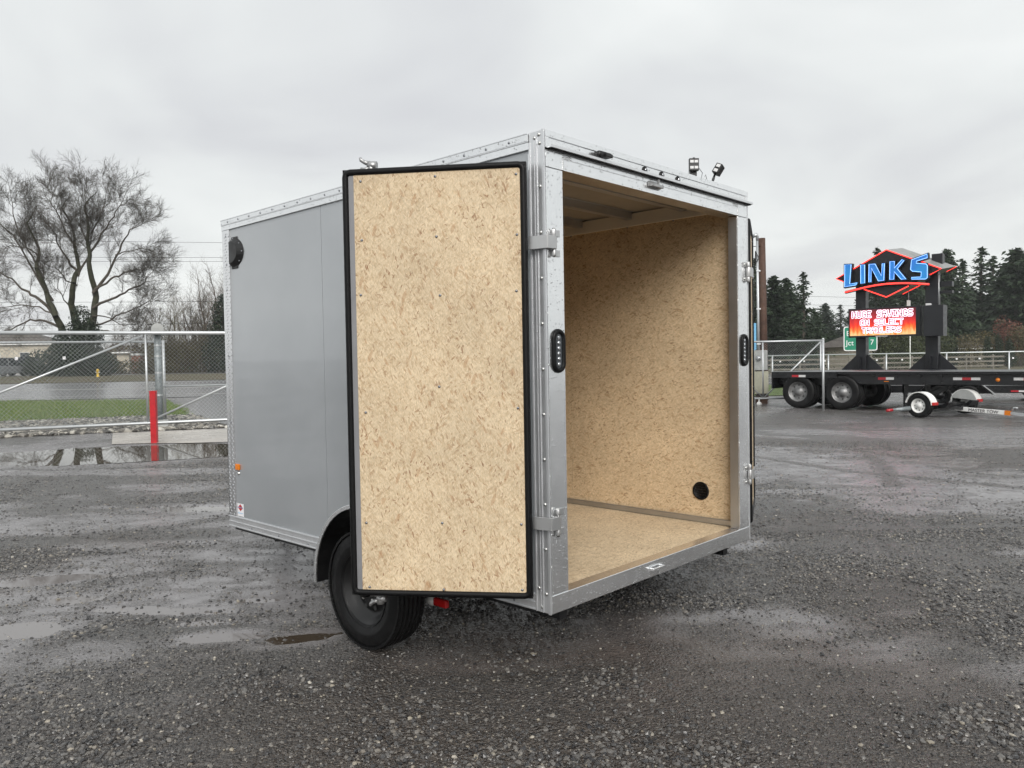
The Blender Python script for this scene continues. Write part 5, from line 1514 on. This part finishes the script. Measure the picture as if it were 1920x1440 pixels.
crown.build('crown', M['bark'], mt)

def leaves(centers, radii, n, size, seed, tri=False, shell_=0.55):
    """leaf-sized quads spread through lobes, thicker towards each lobe's skin"""
    g = np.random.default_rng(seed)
    C = np.asarray(centers, float); Rr = np.asarray(radii, float)
    wgt = (Rr.prod(1)) ** (2 / 3); wgt = wgt / wgt.sum()
    pick = g.choice(len(C), n, p=wgt)
    d = g.normal(size=(n, 3)); d /= np.linalg.norm(d, axis=1)[:, None]
    rad = shell_ + (1.12 - shell_) * g.random(n) ** 0.7
    c = C[pick] + d * Rr[pick] * rad[:, None]
    nrm = d + g.normal(size=(n, 3)) * 0.7; nrm /= np.linalg.norm(nrm, axis=1)[:, None]
    a = np.cross(nrm, g.normal(size=(n, 3))); a /= np.linalg.norm(a, axis=1)[:, None]
    b = np.cross(nrm, a)
    s = size * (0.6 + 0.8 * g.random(n))[:, None]
    v = np.stack([c - a * s * 0.5, c + b * s * 0.32, c + a * s * 0.5, c - b * s * 0.32], 1).reshape(-1, 3)
    return v, np.arange(4 * n).reshape(n, 4)

def bush(name, label, cat, a, b, lobes, n, size, mat, seed, group=None, stem=True):
    """lobes: (x, z, rx, rz) across and up"""
    o = thing(name, label, cat, V(a, b), RZV, group)
    g = random.Random(seed)
    C = [(x, g.uniform(-0.5, 0.5) * rx, z) for x, z, rx, rz in lobes]; Q = [(rx, rx * 0.9, rz) for x, z, rx, rz in lobes]
    v, f = leaves(C, Q, n, size, seed)
    v[:, 2] = np.maximum(v[:, 2], -0.05)
    npmesh('crown', v, f, mat, o)
    if stem:
        tb = Tubes()
        for x, z, rx, rz in lobes: tb.seg(Vector((x * 0.4, 0, -0.2)), Vector((x, 0, z)), 0.12, 0.05, 6)
        tb.build('trunk', M['bark'], o)
    return o
BX = lambda u, b: (u - 960) / 1467 * b
bush('evergreen_shrub', 'dark evergreen mass growing up the maple trunks', 'shrub', BX(150, 70.5), 70.5, [(-0.4, 1.2, 2.3, 1.9), (0.9, 1.0, 2.0, 1.6), (0.0, 3.2, 1.9, 1.7), (1.2, 3.6, 1.1, 1.5), (-1.0, 2.6, 1.3, 1.5), (2.0, 1.0, 1.4, 1.2), (0.5, 5.0, 0.9, 1.3)], 12000, 0.20, M['ivy'], 7)
bush('evergreen_shrub', 'grey-green clipped shrub left of the maple trunks near the parked cars', 'shrub', BX(85, 76), 76, [(0, 1.0, 1.6, 1.5), (1.2, 1.5, 1.2, 1.7), (-1.2, 0.7, 1.0, 0.9)], 3500, 0.2, M['conifer2'], 8)
bush('evergreen_tree', 'dark ivy-covered evergreen beside the bare woodland', 'tree', BX(416, 88), 88, [(0, 2.0, 1.9, 2.4), (0.3, 4.5, 1.5, 2.2), (0.4, 6.8, 1.0, 1.6), (1.6, 2.2, 1.6, 2.2), (0.5, 8.0, 0.55, 0.9), (2.6, 4.5, 1.6, 3.0)], 9000, 0.24, M['ivy'], 9)
bush('low_hedge', 'brown scrubby hedge along the far verge', 'hedge', BX(230, 84), 84, [(-5, 0.5, 2.2, 0.9), (-2, 0.6, 2.2, 1.0), (1, 0.5, 2.4, 0.9), (4, 0.7, 2.2, 1.1), (-7.5, 0.4, 1.6, 0.7)], 5200, 0.22, M['olivebush'], 10)

# bare woodland beyond the highway
def bare_tree_mesh(seed, h, spread, mat_t, lev=3):
    random.seed(seed)
    tb = Tubes()
    nst = random.choice((1, 2, 3))
    for s in range(nst):
        p = Vector((random.uniform(-0.3, 0.3) * nst, 0, -0.2)); d = Vector((random.uniform(-.16, .16), random.uniform(-.16, .16), 1)).normalized()
        r = h * 0.014; n = 9; q = p
        for i in range(n):
            d = (d + rv() * 0.09 + Vector((0, 0, 0.08))).normalized(); e = q + d * (h * 0.78 / n)
            r1 = h * 0.014 * (1 - 0.85 * (i + 1) / n)
            tb.seg(q, e, r, r1, 6)
            if i > 1:
                for k in range(2 if nst > 1 else 3):
                    side = d.cross(rv()).normalized()
                    cd = (d * 0.55 + side * spread + Vector((0, 0, 0.25))).normalized()
                    twig(tb, q.lerp(e, random.random()), cd, h * random.uniform(0.14, 0.26) * (1.1 - 0.5 * i / n), max(0.02, r1 * 0.5), lev - 1, 0.4)
            q, r = e, r1
        twig(tb, q, d, h * 0.14, r, 2, 0.4)
    return tb
protos = []
def bare_tree(a, b, h, v, label, mat='twig', group='bare trees of the woodland', sx=1.0):
    o = thing('bare_tree', label, 'tree', V(a, b), RZV + v * 1.9, group)
    key = (v % 4, mat)
    for kk, me in protos:
        if kk == key: break
    else:
        tb = bare_tree_mesh(40 + v % 4, 12.0, 0.6, None)
        me = bpy.data.meshes.new('crown')
        me.from_pydata(tb.v, [], tb.f); me.materials.append(M[mat]); protos.append((key, me))
    c = bpy.data.objects.new('crown', me); COL.objects.link(c); c.parent = o
    s = h / 12.0
    c.scale = (s * sx, s * sx, s)
    return o
for i, (u, b, h, mt_) in enumerate([(300, 86, 8.5, 'twigolive'), (318, 92, 9.0, 'twig'), (332, 98, 10.5, 'twigolive'), (348, 90, 9.5, 'twig'), (362, 96, 9.2, 'twigolive'), (378, 104, 11.5, 'twig'), (388, 92, 10.5, 'bark'), (398, 108, 15.5, 'twig'), (408, 110, 16.5, 'twig'), (424, 106, 17, 'twig'), (440, 100, 14, 'twig'), (284, 96, 8.0, 'twigolive'), (268, 104, 7.5, 'twig')]):
    bare_tree(BX(u, b), b, h, i, {'twigolive': 'olive-twigged bare tree in the woodland beyond the highway', 'bark': 'dark-barked bare tree beside the ivy-covered evergreen', 'twig': 'tall thin bare tree rising above the woodland' if h > 11 else 'brown-twigged bare tree in the woodland beyond the highway'}[mt_], mt_)
for i, (u, b) in enumerate([(305, 90), (330, 88), (352, 94), (375, 90), (395, 96), (425, 94)]):
    bush('thicket', 'brown leafless thicket under the woodland trees', 'shrub', BX(u, b), b, [(-1.3, 1.2, 1.7, 1.8), (0.8, 1.6, 1.7, 2.2), (0.2, 2.6, 1.2, 1.6)], 2600, 0.16, M['olivebush'], 60 + i, 'thickets under the woodland')
for i, (u, b, h) in enumerate([(20, 130, 8), (60, 140, 9), (100, 128, 7), (205, 135, 8), (235, 128, 9), (255, 140, 8)]):
    bare_tree(BX(u, b), b, h, i + 2, 'small bare tree far behind the maple', 'twig', 'small bare trees behind the maple')

# conifers on the far side of the road
def conifer_mesh(seed, h, w, airy, droop):
    g = np.random.default_rng(seed)
    tb = Tubes()
    tb.seg(Vector((0, 0, -0.3)), Vector((0, 0, h * 0.55)), h * 0.020, h * 0.011, 6)
    tb.seg(Vector((0, 0, h * 0.55)), Vector((0, 0, h)), h * 0.011, 0.02, 6)
    V_, F_ = [], []
    nb_ = int(h * (15 if airy else 24))
    for i in range(nb_):
        t = 0.06 + 0.94 * (i + g.random()) / nb_
        z = h * t
        L = w * (1 - t) ** (0.80 if airy else 0.62) * g.uniform(0.55, 1.15) + 0.12
        th = g.uniform(0, 2 * PI)
        dx, dy = math.cos(th), math.sin(th)
        rise = (0.25 * t - droop * (1 - t * 0.6))
        k = max(3, int(L * (5.5 if airy else 7.5)))
        for j in range(k):
            s = (j + g.random()) / k
            c = np.array([dx * L * s, dy * L * s, z + rise * L * s + 0.22 * L * s * s])
            c += g.normal(size=3) * 0.09 * (0.5 + L * 0.3)
            sz = (0.40 if airy else 0.56) * (0.55 + 0.8 * g.random()) * (1.1 - 0.55 * s) + 0.06
            along = np.array([dx, dy, rise - 0.30]) + g.normal(size=3) * 0.35; along /= np.linalg.norm(along)
            sidev = np.cross(along, g.normal(size=3)); sidev /= np.linalg.norm(sidev)
            o = len(V_)
            V_ += [c - along * sz * 0.5, c + sidev * sz * 0.30, c + along * sz * 0.75 - np.array([0, 0, 0.12 * sz]), c - sidev * sz * 0.30]
            F_.append((o, o + 1, o + 2, o + 3))
    return tb, np.array(V_), np.array(F_)
CON = []
for sd, w, airy, dr in ((1, 3.4, True, 0.30), (2, 4.0, False, 0.22), (3, 4.8, False, 0.35), (4, 2.6, True, 0.12)):
    tb, v, f = conifer_mesh(sd, 14.0, w, airy, dr)
    mt1 = bpy.data.meshes.new('trunk'); mt1.from_pydata(tb.v, [], tb.f); mt1.materials.append(M['bark'])
    me = bpy.data.meshes.new('crown'); me.from_pydata([tuple(map(float, q)) for q in v], [], [tuple(map(int, q)) for q in f]); me.materials.append(M['conifer'])
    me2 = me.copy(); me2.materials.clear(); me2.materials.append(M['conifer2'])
    CON.append((mt1, me, me2))
def conifer(u, b, top_v, kind, label, wide=1.0, pale=False, turn=0.0):  # pale: haze painted into the needle colour
    a = BX(u, b); P = V(a, b)
    hor = 675.9 - (u - 960) * 0.01695
    h = (hor - top_v) * b / 1467 + 1.44 - P.z
    o = thing('conifer_tree', label, 'tree', P, RZV + turn, 'conifers beyond the road')
    s = h / 14.0
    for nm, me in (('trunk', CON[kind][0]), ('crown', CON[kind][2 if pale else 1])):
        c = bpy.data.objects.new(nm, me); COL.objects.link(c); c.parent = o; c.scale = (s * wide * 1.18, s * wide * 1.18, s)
    return o
CL = ['tall narrow fir standing right behind the timber pole', 'dense fir hidden mostly by the open trailer door', 'broad dark fir next to the timber pole', 'very broad fir touching the dark fir by the timber pole', 'airy pointed fir above the small chain-link gate',
      'short fir tucked between the broad fir and the airy pointed fir', 'low spreading fir above the gate post', 'pale misty fir far behind the green highway sign', 'pale misty slender fir beside the message board', 'pale misty spreading fir behind the sign column',
      'low dark fir directly behind the green highway sign', 'lone fir tip poking above the neon diamond', 'dark fir seen between the column and message board', 'dark fir seen under the neon diamond', 'broad fir filling the gap below the neon diamond', 'dense fir behind the second sign column',
      'tall broad fir beside the diamond tip', 'dense fir just behind the control cabinet', 'shorter dense fir beside the control cabinet', 'slender pointed fir past the diamond tip', 'tallest airy fir above the small cream house', 'slender fir leaning against the tallest airy fir',
      'low dense fir between the slender firs', 'massive dark fir over the rust-red tree', 'dense fir between the airy fir and the massive fir', 'dense fir beyond the massive dark fir', 'broad fir at the end of the row past the massive fir', 'broad shaded fir low behind the timber pole', 'broad fir behind the trailer and its open door']
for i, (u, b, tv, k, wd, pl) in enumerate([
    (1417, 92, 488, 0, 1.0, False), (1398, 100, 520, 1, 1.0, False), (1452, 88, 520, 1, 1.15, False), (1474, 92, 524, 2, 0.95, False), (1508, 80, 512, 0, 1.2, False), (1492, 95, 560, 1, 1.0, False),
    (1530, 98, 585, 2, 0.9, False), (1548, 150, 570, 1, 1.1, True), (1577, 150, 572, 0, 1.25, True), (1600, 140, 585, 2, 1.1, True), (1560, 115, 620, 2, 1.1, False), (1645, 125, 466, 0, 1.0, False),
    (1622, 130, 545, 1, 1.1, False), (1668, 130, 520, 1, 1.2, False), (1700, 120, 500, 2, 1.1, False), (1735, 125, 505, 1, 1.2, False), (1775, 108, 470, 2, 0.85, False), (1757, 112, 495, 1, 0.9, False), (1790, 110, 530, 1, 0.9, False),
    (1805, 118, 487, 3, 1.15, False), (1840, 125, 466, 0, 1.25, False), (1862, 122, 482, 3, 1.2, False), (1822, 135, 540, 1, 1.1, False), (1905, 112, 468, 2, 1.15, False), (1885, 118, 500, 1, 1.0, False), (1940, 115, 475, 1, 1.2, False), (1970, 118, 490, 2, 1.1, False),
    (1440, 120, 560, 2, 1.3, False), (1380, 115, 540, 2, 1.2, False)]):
    conifer(u, b, tv, k, CL[i], wd, pl, i * 1.3)
for i, (u, b, tv) in enumerate([(1853, 92, 630), (1873, 92, 624), (1893, 92, 634), (1790, 96, 640), (1770, 96, 634)]):
    a = BX(u, b); P = V(a, b); h = (675.9 - (u - 960) * 0.01695 - tv) * b / 1467 + 1.44 - P.z
    bush('columnar_cedar', 'clipped columnar cedar beside the far houses', 'tree', a, b, [(0, h * 0.30, 0.62, h * 0.30), (0, h * 0.55, 0.55, h * 0.30), (0, h * 0.80, 0.34, h * 0.20)], 1500, 0.16, M['ivy'], 80 + i, 'columnar cedars by the houses')
for i, (u, b, w, h, m_) in enumerate([(1672, 86, 1.7, 5.0, 'cedar'), (1700, 88, 1.6, 5.4, 'cedar'), (1655, 84, 1.2, 4.4, 'cedar'), (1815, 100, 2.6, 4.0, 'olivebush'), (1845, 104, 2.6, 4.6, 'olivebush'), (1890, 104, 2.2, 6.4, 'redbush'), (1915, 100, 2.4, 5.2, 'olivebush'), (1728, 90, 1.6, 5.2, 'cedar'), (1760, 94, 1.8, 4.6, 'cedar')]):
    names = {'cedar': 'olive-green cedar hedge tree behind the message board', 'olivebush': 'olive-brown leafless tree near the far houses', 'redbush': 'rust-red budding tree beside the firs'}
    bush('roadside_tree', names[m_], 'tree', BX(u, b), b, [(0, h * 0.3, w, h * 0.32), (0.3, h * 0.62, w * 0.8, h * 0.3), (-0.4, h * 0.8, w * 0.55, h * 0.24)], 2600, 0.22, M[m_], 120 + i, 'small trees near the far houses')
# a far wooded rise that closes the view
def wood_mass(name, label, u0, u1, b, top0, top1, n, seed, mat):
    g = np.random.default_rng(seed)
    a = BX(u0, b) + (BX(u1, b) - BX(u0, b)) * g.random(n)
    d = g.uniform(-12, 12, n)
    env = top0 + (top1 - top0) * (a - BX(u0, b)) / (BX(u1, b) - BX(u0, b)) + 1.6 * (fbm(a * 0.25, d * 0.05, 3, seed) - 0.5)
    z = env * g.random(n) ** 0.8
    x = CAM[0] + a * RT[0] + (b + d) * FW[0]; y = CAM[1] + a * RT[1] + (b + d) * FW[1]
    c = np.stack([x, y, z], -1)
    e1 = g.normal(size=(n, 3)); e1 /= np.linalg.norm(e1, axis=1)[:, None]
    e2 = np.cross(e1, g.normal(size=(n, 3))); e2 /= np.linalg.norm(e2, axis=1)[:, None]
    s = (0.5 + 0.7 * g.random(n))[:, None]
    v = np.stack([c - e1 * s * 0.6, c + e2 * s * 0.4, c + e1 * s * 0.6, c - e2 * s * 0.4], 1).reshape(-1, 3)
    return tag(npmesh(name, v, np.arange(4 * n).reshape(n, 4), mat), label, None, None, 'stuff')
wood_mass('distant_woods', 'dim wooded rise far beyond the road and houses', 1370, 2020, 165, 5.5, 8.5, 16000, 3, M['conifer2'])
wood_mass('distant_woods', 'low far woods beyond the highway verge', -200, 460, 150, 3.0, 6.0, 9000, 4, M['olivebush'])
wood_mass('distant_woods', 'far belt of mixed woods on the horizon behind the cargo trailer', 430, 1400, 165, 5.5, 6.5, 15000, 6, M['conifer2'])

# ------------------------------------------------------------------ houses, cars, small roadside things
def house(a, b, head, w, d, wall_h, roof_h, label, wins, wall=M['stucco']):
    P = V(a, b)
    o = thing('house', label, 'house', P, RZV + head)
    MB().box(-w / 2, w / 2, 0, d, -0.3, wall_h).build('wall', wall, o)
    e = 0.45
    v = [(-w / 2 - e, -e, wall_h + 0.003), (w / 2 + e, -e, wall_h + 0.003), (w / 2 + e, d + e, wall_h + 0.003), (-w / 2 - e, d + e, wall_h + 0.003),
         (-w / 2 + d * 0.42, d / 2, wall_h + roof_h), (w / 2 - d * 0.42, d / 2, wall_h + roof_h)]
    MB().add(v, [(0, 1, 5, 4), (1, 2, 5), (2, 3, 4, 5), (3, 0, 4), (3, 2, 1, 0)]).build('roof', M['roofing'], o)
    MB().box(-w / 2 - e, w / 2 + e, -e - 0.03, -e - 0.003, wall_h - 0.12, wall_h + 0.05).build('gutter', M['white'], o)
    for x, z, ww, hh in wins:
        wn_ = MB().box(x - ww / 2 - 0.07, x + ww / 2 + 0.07, -0.06, -0.003, z - hh / 2 - 0.07, z + hh / 2 + 0.07).build('window', M['white'], o)
        MB().box(x - ww / 2, x + ww / 2, -0.068, -0.0605, z - hh / 2, z + hh / 2).build('pane', M['glass'], wn_)
    return o
house(BX(1820, 100), 100, R(-25), 3.8, 4.0, 2.4, 1.0, 'small cream house with dark hip roof beside columnar cedars', [(-0.9, 1.4, 0.6, 1.1), (0.8, 1.4, 0.6, 1.3)])
house(BX(1648, 88), 88, R(20), 6.5, 6.0, 2.6, 1.7, 'cream house with brown roof half hidden behind the sign column', [(1.2, 1.4, 0.9, 1.0), (-1.4, 1.4, 0.9, 1.0)])
house(BX(-6, 118), 118, R(10), 15.0, 10, 4.2, 2.0, 'beige roadside building with dark hip roof behind the parked cars', [(-4, 2.2, 1.2, 1.4), (0, 2.2, 1.2, 1.4), (4, 2.2, 1.2, 1.4)])
house(BX(232, 104), 104, 0, 1.6, 2.0, 2.6, 0.4, 'tiny beige shed beyond the maple', [])

CARP = {'grey': (0.22, 0.23, 0.24), 'navy': (0.018, 0.026, 0.055), 'silver': (0.42, 0.41, 0.40), 'teal': (0.02, 0.14, 0.12), 'white': (0.74, 0.74, 0.73)}
for k_c, c_ in CARP.items(): M['car_' + k_c] = plain('car_paint_' + k_c, c_, 0.22, 0.1, 0.04, 3, 0, 60, 0.5, 0.6)
def car(a, b, head, kind, paint, label):
    P = V(a, b); o = thing('parked_car' if kind != 'pickup' else 'parked_pickup', label, 'car' if kind != 'pickup' else 'truck', P, RZV + head)
    L, H, w = {'suv': (4.7, 1.75, 1.85), 'sedan': (4.6, 1.45, 1.78), 'pickup': (5.5, 1.82, 1.95)}[kind]
    pm = M['car_' + paint]; belt = H * 0.56
    body = [(-L / 2, 0.38), (-L / 2 + 0.02, belt - 0.10), (-L / 2 + 0.12, belt), (L / 2 - 1.15, belt), (L / 2 - 0.18, belt - 0.18), (L / 2, belt - 0.36), (L / 2 + 0.02, 0.40), (L / 2 - 0.2, 0.26), (-L / 2 + 0.2, 0.26)]
    MB().prism(body, -w / 2, w / 2).build('body', pm, o, 0.06)
    if kind == 'suv': cab = [(-L / 2 + 0.10, belt), (-L / 2 + 0.35, H - 0.05), (0.55, H - 0.05), (L / 2 - 1.25, belt)]
    elif kind == 'sedan': cab = [(-L / 2 + 0.65, belt), (-L / 2 + 1.45, H - 0.04), (0.45, H - 0.04), (L / 2 - 1.25, belt)]
    else: cab = [(-0.75, belt), (-0.65, H - 0.04), (0.75, H - 0.04), (L / 2 - 1.45, belt)]
    # greenhouse leaning inwards
    m = len(cab); vs = []
    for s in (-1, 1):
        for x, z in cab: vs.append((x, s * (w / 2 - (0.06 if z <= belt + 0.01 else 0.20)), z))
    g_ = MB().add(vs, [tuple(range(m)), tuple(range(2 * m - 1, m - 1, -1))] + [(i, m + i, m + (i + 1) % m, (i + 1) % m) for i in range(m)]).build('glasshouse', M['glass'], o)
    x0, x1 = cab[1][0], cab[2][0]
    MB().box(x0 - 0.04, x1 + 0.05, -w / 2 + 0.18, w / 2 - 0.18, H - 0.045, H).build('roof', pm, o, 0.03)
    for s in (-1, 1):
        for (xa, za), (xb, zb_) in ((cab[0], cab[1]), (cab[2], cab[3]), ((0.0, belt), (0.0, H - 0.05))):
            MB().bar((xa, s * (w / 2 - 0.05), za), (xb, s * (w / 2 - 0.19), zb_), 0.07, 0.09).build('pillar', pm, o)
    if kind == 'pickup':
        MB().box(-L / 2 + 0.1, -0.9, -w / 2 + 0.08, w / 2 - 0.08, belt + 0.001, belt + 0.01).build('bed_floor', M['shadowgap'], o)
    for x in (-L / 2 + 0.85, L / 2 - 0.9):
        for s in (-1, 1): wheel_at(o, x, s * (w / 2 - 0.10), 0.34, 0.34, 0.22, M['steelrim'], 0, 1 if s < 0 else -1, 20)
    for s in (-1, 1):
        MB().box(-L / 2 - 0.02, -L / 2 + 0.06, s * (w / 2 - 0.2) - 0.13, s * (w / 2 - 0.2) + 0.13, belt - 0.30, belt - 0.08).build('tail_lamp', M['redlens'], o, 0.02)
        MB().box(L / 2 - 0.10, L / 2 + 0.03, s * (w / 2 - 0.25) - 0.16, s * (w / 2 - 0.25) + 0.16, belt - 0.38, belt - 0.22).build('headlamp', M['lens'], o, 0.02)
    MB().box(-L / 2 - 0.05, -L / 2 + 0.02, -w / 2 + 0.1, w / 2 - 0.1, 0.38, 0.58).build('bumper', M['black'] if kind == 'sedan' else pm, o, 0.02)
    return o
car(BX(6, 74), 74, R(68), 'suv', 'grey', 'grey estate seen from behind parked by the beige building')
car(BX(54, 78), 78, R(8), 'pickup', 'navy', 'dark navy pickup parked next to the grey estate')
car(BX(305, 102), 102, R(4), 'suv', 'silver', 'silver car parked under the woodland beside the brick pillar')
car(BX(356, 102), 102, R(30), 'sedan', 'teal', 'teal car parked between silver car and white pickup')
car(BX(418, 100), 100, R(2), 'pickup', 'white', 'white pickup parked by the dark evergreen')
car(BX(330, 112), 112, R(5), 'sedan', 'navy', 'dark car parked behind the silver car')

P = V(BX(260, 88), 88)
bp = thing('brick_pillar', 'square brick pillar with white cap at the far verge', 'pillar', P, RZV)
MB().box(-0.5, 0.5, -0.5, 0.5, -0.2, 2.0).build('shaft', M['brick'], bp)
MB().box(-0.58, 0.58, -0.58, 0.58, 2.003, 2.22).build('cap', M['white'], bp)
P = V(BX(184, 66), 66)
hy = thing('fire_hydrant', 'small yellow fire hydrant on the brown verge', 'hydrant', P, RZV)
M['hydrant'] = plain('hydrant_yellow', (0.62, 0.40, 0.03), 0.5)
MB().lathe([(0.15, 0.0), (0.15, 0.05), (0.10, 0.06), (0.10, 0.50), (0.13, 0.52), (0.12, 0.62), (0.05, 0.70), (0.0005, 0.72)], 14).build('barrel', M['hydrant'], hy)
MB().tube([(-0.18, 0, 0.42), (0.18, 0, 0.42)], 0.05, 10).build('outlet', M['white'], hy)
# board fence past the road on the house side
P, hd_, ln = between((12, 66), (44, 70))
bfn = thing('board_fence', 'weathered three-board field fence beyond the road', 'fence', P, hd_)
x = 0.0
while x < ln: MB().box(x - 0.07, x + 0.07, -0.07, 0.07, -0.2, 1.35).build('fence_post', M['fencewood'], bfn); x += 2.6
for z in (0.35, 0.75, 1.15): MB().box(0, ln, -0.105, -0.0705, z - 0.07, z + 0.07).build('board', M['fencewood'], bfn)
P = V(BX(1707, 40), 40)
wp = thing('flag_pole', 'thin white pole standing on the lawn behind the message board', 'pole', P, RZV)
MB().tube([(0, 0, -0.1), (0, 0, 3.1)], 0.022, 8).build('shaft', M['white'], wp)
MB().ball((0, 0, 3.1), 0.03, 8, 5).build('knob', M['white'], wp)

# overhead lines
def line(p, q, sag, label, r=0.0105):
    P_, Q_ = V(*p), V(*q)
    pts = []
    for i in range(25):
        t = i / 24; c = P_.lerp(Q_, t); c.z -= sag * 4 * t * (1 - t); pts.append(c)
    o = MB().tube(pts, r, 4).build('power_line', M['rubber'])
    return tag(o, label, 'cable', 'overhead wires')
lw = 'thin overhead wire crossing the sky above the highway'
for i, (za, zb_, b0, b1) in enumerate([(11.9, 9.9, 58, 62), (10.4, 9.3, 58, 62), (10.2, 9.15, 59, 63), (6.9, 6.2, 58, 62), (5.0, 4.9, 58, 62), (4.1, 4.0, 58, 62)]):
    line((-60, b0, za), (4, b1 - 1, zb_ + (za - zb_) * 0.29), 0.3, lw)
rw = 'thin overhead wire beyond the roadside sign'
for i, (za, zb_, b0, b1) in enumerate([(6.9, 6.6, 62, 80), (6.2, 5.8, 62, 80), (4.6, 3.4, 62, 80), (3.4, 2.4, 62, 80)]):
    line((8, b0, za), (70, b1, zb_), 0.4, rw)
line((8.66, 26.9, 5.2), (-2.0, 30, 6.5), 0.2, 'service wire leading to the timber pole', 0.012)

# ------------------------------------------------------------------ damp air
hz = NT('damp_air')
hz.n.remove(hz.b)
pv = hz.node('ShaderNodeVolumePrincipled')
pv.inputs['Color'].default_value = (0.90, 0.93, 0.95, 1)
pv.inputs['Density'].default_value = 0.00030
pv.inputs['Anisotropy'].default_value = 0.0
hz.l.new(pv.outputs[0], hz.n['Material Output'].inputs['Volume'])
q = [V(a, b, z) for z in (-6.0, 24.0) for a, b in ((-470, -90), (470, -90), (470, 560), (-470, 560))]
hb = MB().add(q, [(0, 3, 2, 1), (4, 5, 6, 7), (0, 1, 5, 4), (1, 2, 6, 5), (2, 3, 7, 6), (3, 0, 4, 7)]).build('haze', hz.m)
tag(hb, 'thin damp haze in the air over the yard and road', None, None, 'stuff')
SC.cycles.volume_bounces = 1
